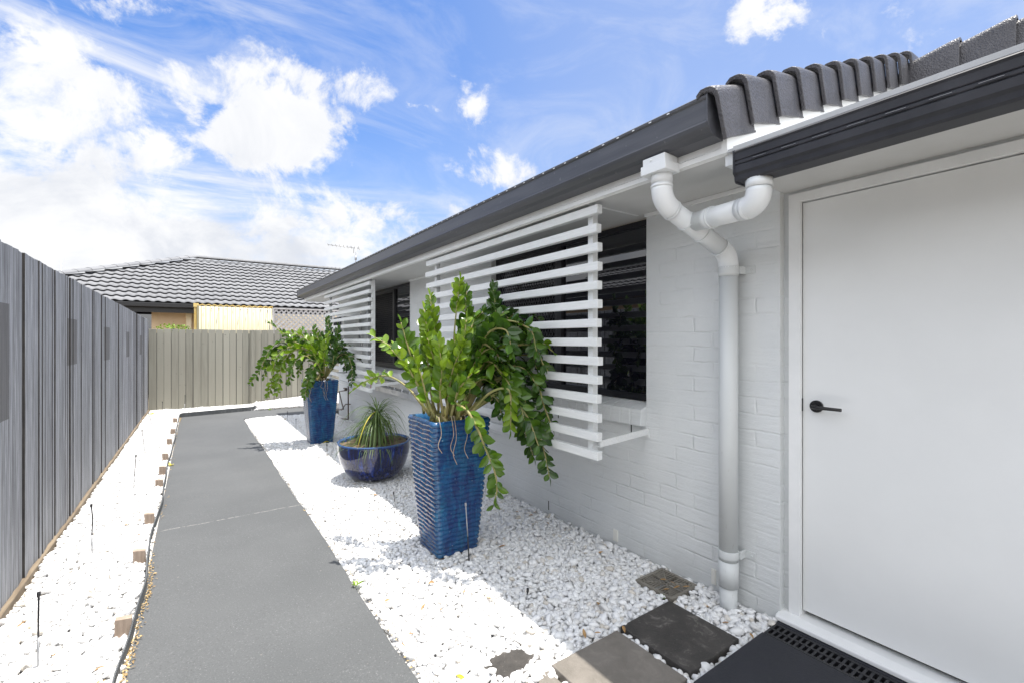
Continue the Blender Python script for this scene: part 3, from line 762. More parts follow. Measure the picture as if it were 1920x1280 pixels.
for f_ in (.0, .28, .60, .995): collar(el1[-1]+(el2[0]-el1[-1])*f_, dirn, w_=.006)
collar(el1[0], (0, 0, 1)); collar((1.845, 1.385, .775), (0, 0, 1), pr_+.003, .05); collar(el2[-1], (0, 0, 1), w_=.006)
# branch from the lower gutter
B0 = Vector((1.925, .965, .668)); B1 = Vector((1.925, .965, .560)); BJ = Vector((2.035, 1.325, .5835))
el3 = elbow(B0, B1, BJ, rr=.07)
dp.tube([B0, el3[0]], pr_+.001, 24); dp.tube(el3, pr_+.0022, 24); dp.tube([el3[-1], BJ], pr_-.001, 24)
collar(B0-Vector((0, 0, .02)), (0, 0, 1), pr_+.004, .035); collar(el3[-1], BJ-B1, w_=.05, r=pr_+.002)
collar(B1+(BJ-B1)*.70, BJ-B1, w_=.008); collar(B1+(BJ-B1)*.76, BJ-B1, w_=.05, r=pr_+.0025)
pipe_top = dp.build('downpipe', 'pvc', house)
mb = MB(); mb.tube([el2[-1]+Vector((0, 0, .004)), (PX, PY, -1.17)], pr_-.0005, 28); mb.tube([(PX, PY, .39), (PX, PY, .335)], pr_+.002, 28)
mb.tube([(PX, PY, -1.165), (PX, PY, -1.30)], pr_+.003, 28); mb.tube([(PX, PY, -1.30), (PX, PY, -1.46)], pr_-.004, 28)
mb.build('downpipe', 'painted_pipe', house, label='straight lower length of the downpipe on the brick wall')
for zc in (.365, -1.13):
    mb = MB(); mb.tube([(PX, PY, zc+.02), (PX, PY, zc-.02)], pr_+.0045, 28)
    mb.box(PX+.02, XW-.0015, PY-pr_-.008, PY-pr_+.002, zc-.02, zc+.02); mb.box(XW-.006, XW-.001, PY-pr_-.058, PY-pr_-.004, zc-.02, zc+.02)
    mb.tube([(XW-.006, PY-pr_-.04, zc), (XW-.011, PY-pr_-.04, zc)], .006, 8); mb.build('pipe_bracket', 'painted_pipe', house, bevel=.002)
mb = MB(); mb.box(1.782, 1.882, 1.322, 1.448, .800, .868); mb.box(1.776, 1.886, 1.314, 1.456, .790, .834)
mb.tube([(1.784, 1.40, .853), (1.777, 1.40, .853)], .006, 10)
mb.build('gutter_outlet', 'pvc', house, bevel=.003)

# split-system condenser and pipes fixed to the house wall behind the far screen
ac = thing('air_conditioner', (2.22, 8.2, -.12), 'white air conditioner unit on the wall behind the far slatted screen', 'air conditioner')
mb = MB(); mb.box(2.08, 2.34, 7.98, 8.72, -.10, .40); mb.build('casing', 'appliance_white', ac, bevel=.01)
mb = MB()
for k in range(9): mb.tube([(2.074, 8.40+(.03*(k+1))*math.cos(a), .15+(.025*(k+1))*math.sin(a)) for a in np.linspace(0, 2*math.pi, 25)], .003, 5, caps=False)
mb.build('fan_grille', 'galvanised', ac)
mb = MB(); mb.box(2.076, 2.079, 8.14, 8.66, -.09, .39); mb.build('fan_recess', 'void', ac)
for y in (8.06, 8.64):
    mb = MB(); mb.bar((2.06, y, -.125), (XW, y, -.125), .035, .035); mb.bar((2.10, y, -.14), (XW-.005, y, -.36), .02, .02); mb.build('bracket', 'galvanised', ac)
mb = MB()
mb.tube(crom([(2.30, 7.97, .30), (2.30, 7.86, .27), (2.32, 7.76, .05), (2.34, 7.82, -.12), (2.36, 7.92, -.20), (2.38, 7.98, -.25)]), .012, 8)
mb.tube(crom([(2.26, 7.97, .26), (2.26, 7.84, .24), (2.30, 7.72, .02), (2.33, 7.80, -.16), (2.37, 7.92, -.25)]), .010, 8)
mb.build('hose', 'appliance_white', ac)
ab = thing('air_conditioner', (2.3, 7.8, .42), 'small white box unit high on the wall past the far slatted screen', 'isolator box')
ab.name = 'isolator_box'; BASE[ab.name] = Vector((2.3, 7.8, .42))
mb = MB(); mb.box(2.33, XW-.001, 7.78, 7.93, .36, .50); mb.build('casing', 'appliance_white', ab, bevel=.006)
mb = MB(); mb.box(2.315, 2.33, 7.83, 7.87, .41, .45); mb.build('switch', 'galvanised', ab, bevel=.003)
wp = thing('water_pipe', (2.35, 7.9, gz(8)), 'bent copper water pipe and tap on the far end of the wall', 'water pipe')
X_ = 2.33
path = [atX(x, y, X_) for x, y in ((650, 731), (636, 733), (641, 755), (644, 766), (632, 768))]
mb = MB(); mb.tube(path, .011, 8); mb.tube([atX(653, 728, X_), atX(653, 785, X_), atX(632, 783, X_)], .012, 8)
mb.tube([atX(657, 757, X_), atX(648, 757, X_), atX(640, 768, X_)], .010, 8); mb.tube([atX(654, 700, X_), atX(653, 728, X_)], .012, 8)
mb.build('pipework', 'copper_pipe', wp)
mb = MB(); p = atX(648, 731, X_); mb.tube([p+Vector((0, -.06, .03)), p+Vector((0, .10, .03))], .018, 10); mb.tube([p+Vector((0, 0, 0)), p+Vector((0, 0, .05))], .022, 10); mb.build('valve', 'copper_pipe', wp)
# ladder lying against the wall under the second window
la = thing('ladder', (2.33, 6.05, -.66), 'silver aluminium ladder with red end caps hung under the middle window', 'ladder')
Y1 = atX(701, 713, 2.33).y; Y0 = 5.0; zr1 = atX(703, 713, 2.33).z
for dz, dxx in ((0, 0), (-.095, -.03)):
    mb = MB(); x = 2.335+dxx; z = zr1+dz
    mb.box(x-.012, x-.009, Y0, Y1, z-.034, z+.034); mb.box(x-.009, x+.018, Y0, Y1, z-.034, z-.030); mb.box(x-.009, x+.018, Y0, Y1, z+.030, z+.034)
    k = 0
    while Y0+.12+k*.28 < Y1:
        mb.tube([(x-.0125, Y0+.12+k*.28, z), (x-.015, Y0+.12+k*.28, z)], .013, 10); k += 1
    mb.build('rail', 'aluminium', la)
    mb = MB(); mb.box(x-.018, x+.022, Y1, Y1+.035, z-.040, z+.040); mb.build('end_cap', 'red_plastic', la, bevel=.004)
for k in range(7):
    mb = MB(); y = Y0+.12+k*.28; mb.tube([(2.335+.006, y, zr1), (2.305+.006, y, zr1-.095)], .012, 8); mb.build('rung', 'aluminium', la)

# ================================================================== slatted privacy screens
def slat_screen(y0, y1, label, cap_end=False):
    XS = 1.918; t = thing('slat_screen', (XS, (y0+y1)/2, -.70), label, 'slatted screen', 'white slatted privacy screens')
    mb = MB()
    for k in range(14):
        zt = .788-k*.1108; dx = -.004*math.sin(k*1.3)
        mb.box(XS+dx, XS+.042+dx, y0+.004*math.sin(k*2.1), y1+.01*math.sin(k*1.7), zt-.050, zt)
    mb.build('slats', 'slat_paint', t, bevel=.0025)
    for yp in ((y0+.10, y1-.13) if not cap_end else (y0+.035, y1-.20)):
        mb = MB(); mb.box(XS+.043, XS+.085, yp-.021, yp+.021, -.665, ZS-.001); mb.build('post', 'slat_paint', t, bevel=.002)
    for yp in (y0+.02, y1-.05):
        mb = MB(); zz = -.60
        mb.bar((XS+.043, yp, zz-.012), (XW-.004, yp, zz+.012), .006, .038); mb.bar((XS+.043, yp+.016, zz-.030), (XW-.004, yp+.016, zz-.006), .034, .005)
        mb.box(XW-.006, XW-.001, yp-.012, yp+.04, zz-.025, zz+.040); mb.build('wall_bracket', 'slat_paint', t)
    for yp in (y0+.18,):
        mb = MB(); mb.tube([(XS+.07, yp, ZS-.001), (XS+.07, yp, ZS-.02)], .022, 12); mb.tube([(XS+.07, yp, ZS-.02), (XS+.07, yp, ZS-.034)], .012, 12); mb.build('fixing', 'slat_paint', t)
    return t
slat_screen(1.885, 4.27, 'white horizontal slat screen nearest the door, behind the big pot plant')
slat_screen(6.09, 8.68, 'white horizontal slat screen at the far end of the house wall', True)

# ================================================================== fences
fence = thing('paling_fence', (FX, 5.0, gz(5)), 'tall weathered blue-grey timber paling fence along the left side', 'fence')
mb = MB(); y = -2.2; k = 0
FE = 12.66
while y < FE:
    wd = random.choice((.075, .09, .10, .085, .095)); gp_ = random.choice((.003, .004, .005, .003, .008))
    th = random.uniform(-.004, .005); top = .520-.0090*max(0, y-3)+random.uniform(-.003, .003)
    tw = random.uniform(-.004, .004)
    y1 = min(y+wd, FE)
    x0, x1 = FX-.016+th, FX+th
    z0 = gz(y)+.03
    vs = [(x0, y, z0), (x0, y1, z0), (x1+tw, y, z0), (x1-tw, y1, z0), (x0, y, top), (x0, y1, top), (x1+tw, y, top), (x1-tw, y1, top)]
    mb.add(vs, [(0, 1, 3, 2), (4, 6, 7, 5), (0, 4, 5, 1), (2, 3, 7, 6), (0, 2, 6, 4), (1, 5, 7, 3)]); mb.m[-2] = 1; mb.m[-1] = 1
    y = y1+gp_; k += 1
fo = mb.build('palings', ['weathered_fence', 'paling_edge_shade'], fence, bevel=.004)
mb = MB()
for z in (-.2+.35, -.95): mb.box(FX-.075, FX-.022, -2.2, FE, z-.05, z+.05)
mb.build('rail', 'plinth_timber', fence)
mb = MB(); mb.add([(FX-.02, -2.2, gz(-2.2)-.1), (FX+.022, -2.2, gz(-2.2)-.1), (FX+.022, -2.2, gz(-2.2)+.045), (FX-.02, -2.2, gz(-2.2)+.045)]+[(FX-.02, FE, gz(FE)-.1), (FX+.022, FE, gz(FE)-.1), (FX+.022, FE, gz(FE)+.045), (FX-.02, FE, gz(FE)+.045)],
    [(0, 1, 2, 3), (4, 5, 6, 7), (0, 1, 5, 4), (1, 2, 6, 5), (2, 3, 7, 6), (3, 0, 4, 7)])
mb.build('plinth_board', 'plinth_timber', fence, bevel=.003)
ff = thing('paling_fence', (1.5, 12.7, gz(12.7)), 'olive-grey painted paling fence closing the far end of the yard', 'fence')
mb = MB(); x = FX+.01
while x < 7.0:
    wd = random.uniform(.118, .142); x1 = x+wd; dy = random.uniform(-.004, .004)
    if True:
        yy = 12.60 if x < 1.1 else 12.66
        mb.box(x, x1, yy+dy, yy+.018+dy, gz(12.7)-.05, .232+.010*(x > 1.1)+random.uniform(-.005, .005))
    x = x1+random.choice((.004, .007, .011))
mb.build('palings', 'painted_fence', ff, bevel=.003)
mb = MB(); mb.box(1.115, 1.19, 12.55, 12.64, gz(12.7)-.05, .236); mb.build('post', 'painted_fence', ff, bevel=.004)
mb = MB()
for z in (.0, -1.2): mb.box(FX+.02, 7, 12.69, 12.73, z-.04, z+.04)
mb.box(FX, 7, 12.735, 12.74, gz(12.7), .15); mb.build('rail', 'tile_nose', ff)  # a dark sheet behind the palings shares this mesh

# ================================================================== lawn edging with its timber pegs
ed = MB(); pts = []
PEGY = [2.88, 3.78, 4.59, 5.70, 6.27, 6.99, 8.05, 9.03, 10.36]
ypt = 1.2
def edx(y):
    b_ = 0
    for (yc, a_, s_) in ((2.45, -.022, .22), (3.35, .016, .25), (4.2, -.012, .3), (5.1, .014, .3), (6.6, -.01, .4), (8.6, .01, .5)): b_ += a_*math.exp(-((y-yc)/s_)**2)
    return XL-.010+b_
while ypt < PF-.12:
    pts.append((edx(ypt)+(.0016 if len(pts) % 2 else -.0016), ypt)); ypt += .009 if ypt < 6 else .03
pts.append((XL-.01, PF-.11))
xq = XL
while xq < 1.07: xq += .03; pts.append((xq, PF-.11+(xq-XL)*.165+(.003 if len(pts) % 2 else 0)))
n = len(pts); vs = []; fs = []
for i, (x, y) in enumerate(pts):
    tx, ty = (pts[min(i+3, n-1)][0]-pts[max(i-3, 0)][0], pts[min(i+3, n-1)][1]-pts[max(i-3, 0)][1]); l = math.hypot(tx, ty) or 1
    nx, ny = -ty/l*.0025, tx/l*.0025; z = gz(y); h_ = .062+.006*math.sin(y*2.3)
    if y > PF-.115 and x > XL: h_ = .085
    vs += [(x+nx, y+ny, z-.03), (x+nx, y+ny, z+h_), (x-nx, y-ny, z+h_), (x-nx, y-ny, z-.03)]
for i in range(n-1): fs += [(4*i+j, 4*i+j+1, 4*i+j+5, 4*i+j+4) for j in range(3)]
ed.add(vs, fs); single(ed, (XL, 6, gz(6)), 'lawn_edging', 'edging_plastic', 'thin dark corrugated edging strip along the left side of the path', 'lawn edging')
for i, y in enumerate(PEGY):
    x = -.275; wv = .062; z = gz(y)
    mb = MB(); tilt = random.uniform(-.01, .01); hh = random.uniform(.085, .105)
    mb.add([(x-wv/2-.012, y-.018, z-.05), (x+wv/2-.012, y-.018, z-.05), (x+wv/2-.012, y+.018, z-.05), (x-wv/2-.012, y+.018, z-.05),
            (x-wv/2-.012+tilt, y-.018, z+hh+.008), (x+wv/2-.012+tilt, y-.018, z+hh), (x+wv/2-.012+tilt, y+.018, z+hh), (x-wv/2-.012+tilt, y+.018, z+hh+.008)],
           [(0, 3, 2, 1), (4, 5, 6, 7), (0, 1, 5, 4), (1, 2, 6, 5), (2, 3, 7, 6), (3, 0, 4, 7)])
    ordn = ['nearest the camera', 'second from the camera', 'third from the camera', 'fourth from the camera', 'fifth from the camera', 'sixth from the camera', 'seventh from the camera', 'second from the far end', 'farthest away by the corner'][i]
    single(mb, (x, y, z), 'timber_peg', 'stake_timber', 'short timber peg beside the path edging, '+ordn, 'peg', 'timber pegs holding the path edging', bevel=.002)
mb = MB(); p = gnd(478, 769); mb.box(1.06, 1.115, 11.42, 11.47, gz(11.4)-.05, gz(11.4)+.10); single(mb, (1.09, 11.45, gz(11.4)), 'edging_post', 'galvanised', 'grey square post where the far edging strip ends by the path', 'post', bevel=.003)

# ================================================================== pavers, drains, slab
def paver(x0, x1, y0, y1, mt, label, th=.05, rot=0, dz=.0):
    cx, cy = (x0+x1)/2, (y0+y1)/2; mb = MB(); z = gz(cy)+dz; c, s = math.cos(rot), math.sin(rot); vs = []
    for zz in (z-th, z):
        for (a, b) in ((x0, y0), (x1, y0), (x1, y1), (x0, y1)): dx, dy = a-cx, b-cy; vs.append((cx+dx*c-dy*s, cy+dx*s+dy*c, zz))
    mb.add(vs, [(0, 3, 2, 1), (4, 5, 6, 7), (0, 1, 5, 4), (1, 2, 6, 5), (2, 3, 7, 6), (3, 0, 4, 7)])
    return single(mb, (cx, cy, z-th), 'paver', mt, label, 'paver', 'square concrete pavers set in the pebbles', bevel=.004)
paver(1.722, 2.110, 1.150, 1.535, 'dark_paver', 'dark square paver in the shade beside the drain grate', dz=.012)
paver(1.275, 1.690, 1.140, 1.528, 'tan_paver', 'brown-grey square paver half lit by the sun, left of the dark one', dz=.008)
paver(.80+.04, 1.250, 1.130, 1.520, 'tan_paver', 'sunlit tan paver at the bottom edge of the photo, partly covered by pebbles', dz=.000)
paver(1.03, 1.27, 1.57, 1.74, 'dark_paver', 'small dark paver almost buried under sunlit pebbles', rot=.18, dz=.0)
mb = MB(); zt = gz(.5)+.022
mb.box(1.665, 2.222, -1.9, 1.098, zt-.10, zt); mb.box(2.353, 2.50, -1.9, 1.098, zt-.10, zt); mb.box(2.222, 2.353, -1.9, 1.098, zt-.14, zt-.09)
o = mb.build('door_slab', 'black_slab', bevel=.004); tag(o, kind='structure')
# strip drain at the door
sd = thing('strip_drain', (2.29, .0, zt-.05), 'long black slotted drain grate set in the slab at the door', 'drain grate')
mb = MB(); a0, a1 = 2.226, 2.349; ym, z1 = 1.094, zt-.003; z0 = z1-.02
for (p, q) in ((a0, a0+.014), ((a0+a1)/2-.006, (a0+a1)/2+.006), (a1-.014, a1)): mb.box(p, q, -1.9, ym, z0, z1)
y = ym
while y > -1.9:
    mb.box(a0+.014, (a0+a1)/2-.006, y-.0105, y, z0, z1-.0008); mb.box((a0+a1)/2+.006, a1-.014, y-.0105, y, z0, z1-.0008); y -= .0245
mb.build('grate', 'black_plastic', sd)
mb = MB(); mb.box(a0+.003, a1-.003, -1.9, ym-.002, z0-.06, z0-.055); mb.build('channel', 'void', sd)
# square pit grate, eight panels of slots round a cross of ribs
sg = thing('drain_grate', (2.25, 1.655, gz(1.65)), 'square brown plastic drain grate by the wall, dead leaves caught in it', 'drain grate')
gx0, gx1, gy0, gy1 = 2.125, 2.372, 1.530, 1.780; zg = gz(1.65)+.018; bt = .018
mb = MB(); mb.box(gx0, gx0+bt, gy0, gy1, zg-.03, zg); mb.box(gx1-bt, gx1, gy0, gy1, zg-.03, zg); mb.box(gx0+bt, gx1-bt, gy0, gy0+bt, zg-.03, zg); mb.box(gx0+bt, gx1-bt, gy1-bt, gy1, zg-.03, zg)
cx, cy, hw = (gx0+gx1)/2, (gy0+gy1)/2, (gx1-gx0)/2-bt
for (sx, sy) in ((1, 1), (1, -1), (-1, 1), (-1, -1)):
    mb.bar((cx, cy, zg-.006), (cx+sx*hw, cy+sy*hw, zg-.006), .011, .010)
for k in range(-6, 7):
    if k == 0: continue
    u = k*hw/6.6
    mb.box(cx+u-.0026, cx+u+.0026, cy+abs(u), cy+hw, zg-.010, zg-.001); mb.box(cx+u-.0026, cx+u+.0026, cy-hw, cy-abs(u), zg-.010, zg-.001)
    mb.box(cx+abs(u), cx+hw, cy+u-.0026, cy+u+.0026, zg-.010, zg-.0015); mb.box(cx-hw, cx-abs(u), cy+u-.0026, cy+u+.0026, zg-.010, zg-.0015)
mb.build('grate', 'grate_plastic', sg)
mb = MB(); mb.box(gx0+.004, gx1-.004, gy0+.004, gy1-.004, zg-.09, zg-.075); mb.build('pit', 'void', sg)

# ================================================================== pots
P1 = Vector((1.457, 2.868, gz(2.87))); P2 = Vector((1.50, 7.06, gz(7.06)))
def tall_pot(P, label, group):
    t = thing('tall_planter', P, label, 'plant pot', group)
    H = .905; NR = 29; per = 6; mb = MB(); nS = 16; rings = []
    rr = random.Random(3)
    ph = [[rr.uniform(0, 6.28) for _ in range(4)] for _ in range(NR+1)]
    NZ = NR*per
    for i in range(NZ+1):
        f = i/NZ; z = H*f; w_ = .142+.068*f**.85; rib = math.floor(f*NR); fr = f*NR-rib
        prof = max(0.0, math.sin(math.pi*fr))**.6
        ring = []
        for sidx in range(4):
            for k in range(nS):
                s = -1+2*k/nS
                wob = .0035*math.sin(7*s+ph[min(rib, NR)][sidx])+.002*math.sin(19*s+ph[min(rib, NR)][sidx]*2)
                off = .0095*prof*(1-.15*abs(s)**6)
                corner = max(0, abs(s)-.93)/.07
                hw_ = w_+off-.004*corner
                zz = z+wob if .01 < f < .985 else z
                x, y = ((s*hw_, -hw_), (hw_, s*hw_), (-s*hw_, hw_), (-hw_, -s*hw_))[sidx]
                ring.append((P.x+x, P.y+y, P.z+zz))
        rings.append(ring)
    n = 4*nS; vs = [p for r_ in rings for p in r_]
    for w_, z in ((.205, H+.006), (.186, H+.004), (.180, H-.06), (.172, H-.09)):
        for sidx in range(4):
            for k in range(nS):
                s = -1+2*k/nS; x, y = ((s*w_, -w_), (w_, s*w_), (-s*w_, w_), (-w_, -s*w_))[sidx]; vs.append((P.x+x, P.y+y, P.z+z))
    N = len(vs)//n
    fs = [(i*n+k, i*n+(k+1) % n, (i+1)*n+(k+1) % n, (i+1)*n+k) for i in range(N-1) for k in range(n)]
    mb.add(vs, fs, 0, True); mb.build('pot_body', 'blue_glaze', t)
    mb = MB(); mb.box(P.x-.135, P.x+.135, P.y-.135, P.y+.135, P.z-.03, P.z+.006); mb.build('pot_base', 'terracotta', t, bevel=.004)
    mb = MB(); w_ = .176; z = P.z+H-.045
    gN = 14
    vs = [(P.x-w_+2*w_*i/gN, P.y-w_+2*w_*j/gN, z+.018*math.sin(i*2.3)*math.cos(j*1.9)+random.uniform(-.006, .006)) for i in range(gN+1) for j in range(gN+1)]
    mb.add(vs, [(i*(gN+1)+j, (i+1)*(gN+1)+j, (i+1)*(gN+1)+j+1, i*(gN+1)+j+1) for i in range(gN) for j in range(gN)], 0, True)
    mb.build('soil', 'potting_soil', t); return t
GRP = 'tall blue ribbed pots'
pot1 = tall_pot(P1, 'tall square blue ribbed glazed pot nearest the camera', GRP)
pot2 = copy_tree(pot1); pot2.location = P2; pot2['label'] = 'tall square blue ribbed glazed pot farther away, in front of the far screen'
BP = Vector((1.575, 4.83, gz(4.83)))
bowl = thing('bowl_planter', BP, 'round glossy cobalt blue bowl planter between the two tall pots', 'plant pot')
mb = MB(); Rb, Hb = .372, .395
prof = [(.10, .0), (.15, .004)]+[(.15+(Rb-.15)*math.sin(a)**.95, .004+(Hb-.02)*(1-math.cos(a))) for a in np.linspace(.12, math.pi/2, 16)]
prof += [(Rb+.004, Hb-.004), (Rb-.004, Hb+.004), (Rb-.020, Hb), (Rb-.026, Hb-.05), (Rb-.04, Hb-.10)]
mb.lathe([(r_, BP.z+z) for r_, z in prof], BP.x, BP.y, 72); mb.build('bowl_body', 'bowl_glaze', bowl)
mb = MB(); n = 40
vs = [(BP.x, BP.y, BP.z+Hb-.02)]
for j in range(1, 7):
    for k in range(n):
        r_ = (Rb-.024)*j/6; a = 2*math.pi*k/n; vs.append((BP.x+r_*math.cos(a), BP.y+r_*math.sin(a), BP.z+Hb-.028+.012*math.sin(5*a+j)+random.uniform(-.006, .006)))
fs = [(0, 1+k, 1+(k+1) % n) for k in range(n)]+[(1+(j-1)*n+k, 1+j*n+k, 1+j*n+(k+1) % n, 1+(j-1)*n+(k+1) % n) for j in range(1, 6) for k in range(n)]
mb.add(vs, fs, 0, True); mb.build('soil', 'potting_soil', bowl)

# ================================================================== plants
def leaflet(mb, P, D, Nn, L, wd, m, fold=.25, curl=.25):
    D = D.normalized(); S = D.cross(Nn)
    if S.length < 1e-4: return
    S.normalize(); Nn = S.cross(D).normalized()
    prof = [(0, .10), (.14, .52), (.32, .90), (.50, 1.0), (.68, .90), (.86, .52), (1.0, .02)]
    vs = []
    for (f, wf) in prof:
        c = P+D*(L*f*(1-.10*curl*f))-Nn*(L*curl*f*f*.5)
        hw = wd*.5*wf
        vs += [c-S*hw+Nn*(hw*fold), c-S*hw*.5+Nn*(hw*fold*.35), c, c+S*hw*.5+Nn*(hw*fold*.35), c+S*hw+Nn*(hw*fold)]
    fs = [(5*i+j, 5*i+j+1, 5*i+j+6, 5*i+j+5) for i in range(len(prof)-1) for j in range(4)]
    mb.add(vs, fs, m, True)
def frond(parent, pts, kind, t0=.3, step=.037, L=.092, r0=.010, wf=.60, closed=.0, up=None):
    P = crom(pts, 8); N = len(P)
    mb = MB(); rs = [r0*(1-.65*i/(N-1)) for i in range(N)]
    mb.tube(P, rs, 8, m=1)
    # arc lengths
    acc = [0]
    for i in range(1, N): acc.append(acc[-1]+(P[i]-P[i-1]).length)
    T_ = acc[-1]; s = T_*t0; side = 1
    def at(s):
        s = min(s, T_-1e-4)
        for i in range(1, N):
            if acc[i] >= s:
                f = (s-acc[i-1])/(acc[i]-acc[i-1]); return P[i-1].lerp(P[i], f), (P[i]-P[i-1]).normalized()
        return P[-1], (P[-1]-P[-2]).normalized()
    rv = Vector((random.uniform(-1, 1), random.uniform(-1, 1), random.uniform(-.3, 1)))
    view = Vector((-.55, -.8, .25))
    while s < T_:
        p, t = at(s); f = s/T_
        # frond plane faces up for arching stems and outward for upright ones
        ref = Vector((0, 0, 1)) if abs(t.z) < .75 else (up or view)
        ref = ref+rv*.35
        Np = (ref-t*ref.dot(t)).normalized(); S = t.cross(Np).normalized()
        for sd in (1, -1):
            tw_ = random.gauss(0, .42); S0, N0 = t.cross(Np).normalized(), (ref-t*ref.dot(t)).normalized()
            S = S0*math.cos(tw_)+N0*math.sin(tw_); Np = N0*math.cos(tw_)-S0*math.sin(tw_)
            an = R(random.uniform(34, 66)-22*closed)
            D = t*math.cos(an)+S*sd*math.sin(an)+Np*random.uniform(-.05, .38)
            nn = Np+S*sd*random.uniform(-.9, .15)+t*random.uniform(-.45, .45)
            ll = L*random.uniform(.72, 1.2)*(1-.38*max(0, f-.72)/.28)*(.75+.25*min(1, (f-t0)/.15+.2))
            if random.random() > .04:
                leaflet(mb, p+S*sd*.003+t*(random.uniform(-.008, .008)+.25*sd*step), D, nn, ll, ll*wf*random.uniform(.9, 1.1), 0 if random.random() > .12 else 2, fold=random.uniform(.15, .5), curl=random.uniform(.0, .5))
        s += step*random.uniform(.85, 1.2)*(1-.25*f)
    leaflet(mb, P[-1], (P[-1]-P[-2]).normalized(), Vector((.2, -.3, .9)), L*.7, L*.32, 0)
    alt = {'young_leaf': 'mid_leaf', 'mid_leaf': 'young_leaf', 'dark_leaf': 'mid_leaf'}[kind]
    return mb.build('frond', [kind, 'frond_stem', alt], parent, fix=False)
def px(*ps): return [atD(*p) for p in ps]
zz1 = thing('potted_plant', (P1.x, P1.y, P1.z+.86), 'big glossy-leaved plant spilling from the nearest blue pot, bright green on its left', 'potted plant', 'glossy-leaved plants in the tall blue pots')
Y, M, D = 'young_leaf', 'mid_leaf', 'dark_leaf'
FR = [
 (Y, [(838,778,3.18),(847,690,3.16),(853,610,3.14),(862,525,3.12)], .76, .5, {'step': .022}),
 (Y, [(822,775,3.15),(822,710,3.15),(818,640,3.17),(806,555,3.2)], .28, .6, {}),
 (Y, [(815,775,3.12),(806,720,3.1),(800,650,3.12),(795,580,3.15)], .25, .7, {}),
 (M, [(805,772,3.1),(790,720,3.05),(768,660,3.02),(752,605,3.02)], .45, .2, {}),
 (Y, [(812,775,3.12),(790,720,3.05),(755,665,3.02),(702,632,3.0)], .52, .1, {}),
 (Y, [(806,774,3.0),(790,735,2.95),(765,690,2.92),(734,655,2.9)], .45, .1, {}),
 (Y, [(806,778,3.05),(785,750,3.0),(760,722,3.15),(725,704,3.25),(690,712,3.35),(662,731,3.4)], .55, 0, {'L': .072}),
 (M, [(850,775,3.25),(862,700,3.28),(870,630,3.3),(875,545,3.3)], .60, .3, {'step': .024}),
 (D, [(872,772,3.3),(900,680,3.35),(928,600,3.38),(925,538,3.4)], .72, .9, {'step': .018}),
 (Y, [(860,785,3.02),(862,720,2.98),(868,660,2.96),(874,600,2.95)], .48, .9, {'L': .085}),
 (Y, [(838,780,3.05),(842,735,3.0),(850,690,2.98),(868,650,2.95)], .30, .5, {}),
 (Y, [(832,780,3.05),(825,735,3.0),(828,690,2.98),(822,640,2.98)], .25, .6, {}),
 (Y, [(815,782,3.0),(800,745,2.95),(790,705,2.93),(775,665,2.93)], .30, .5, {}),
 (M, [(866,778,3.15),(890,680,3.1),(930,618,3.1),(985,618,3.05),(1038,660,3.0)], .42, .1, {'L': .085}),
 (D, [(870,778,3.15),(905,700,3.1),(950,670,3.1),(1000,668,3.08),(1032,700,3.05)], .38, .1, {'L': .085}),
 (D, [(866,778,3.1),(900,715,3.05),(940,688,3.0),(980,690,2.96),(1008,722,2.95)], .35, .1, {'L': .09}),
 (D, [(880,778,3.25),(930,690,3.3),(980,690,3.25),(1018,735,3.2),(1030,790,3.2)], .38, .0, {'L': .09}),
 (D, [(880,770,3.1),(930,710,3.05),(965,720,3.0),(992,763,2.98),(1012,816,2.97),(1022,852,2.97),(1030,893,2.97)], .45, .0, {'L': .10, 'step': .036}),
 (D, [(880,775,3.15),(930,730,3.1),(970,770,3.08),(985,810,3.08),(1000,855,3.08)], .40, .0, {'L': .095}),
 (M, [(842,748,3.0),(874,768,2.82),(889,791,2.78),(901,816,2.76),(911,842,2.75),(927,882,2.75),(932,915,2.75),(926,942,2.76)], .12, .0, {'L': .088, 'step': .040}),
 (Y, [(880,775,3.0),(920,735,2.9),(953,730,2.85),(958,765,2.82),(957,805,2.82)], .62, .3, {}),
 (M, [(860,775,3.2),(880,690,3.2),(905,630,3.2),(945,585,3.2)], .42, .2, {}),
 (D, [(865,775,3.3),(900,660,3.35),(950,600,3.35),(990,585,3.3),(1010,600,3.3)], .50, .2, {}),
 (M, [(855,778,3.1),(875,715,3.05),(900,665,3.0),(925,655,2.98),(960,670,2.95)], .35, .2, {}),
 (D, [(860,778,3.3),(890,640,3.4),(915,580,3.4),(960,600,3.4)], .42, .2, {}),
 (M, [(850,778,3.2),(862,680,3.2),(880,615,3.2),(905,585,3.15)], .35, .4, {}),
 (D, [(870,778,3.05),(905,745,2.98),(930,745,2.95),(940,775,2.93)], .35, .1, {'L': .095}),
 (D, [(872,778,3.2),(940,740,3.2),(1000,740,3.18),(1025,770,3.18)], .4, .1, {'L': .09}),
 (M, [(860,778,3.05),(880,730,2.98),(905,710,2.95),(925,720,2.92)], .35, .1, {'L': .095}),
 (D, [(870,775,3.2),(915,690,3.2),(955,640,3.22),(1000,640,3.2)], .4, .1, {}),
 (Y, [(845,782,3.0),(856,740,2.93),(870,715,2.9),(885,700,2.9)], .4, .4, {'L': .09}),
 (D, [(885,770,3.1),(950,700,3.05),(1000,705,3.0),(1020,760,3.0),(1035,800,3.0)], .45, .0, {'L': .09}),
 (D, [(885,770,3.0),(940,735,2.92),(985,775,2.88),(1010,835,2.88)], .45, .0, {'L': .09}),
 (M, [(880,765,3.2),(925,650,3.25),(965,630,3.2),(1010,645,3.15),(1025,680,3.15)], .45, .1, {}),
 (M, [(795,775,3.2),(785,715,3.25),(775,670,3.3),(760,640,3.3)], .5, .3, {}),
]
_r = random.Random(21)
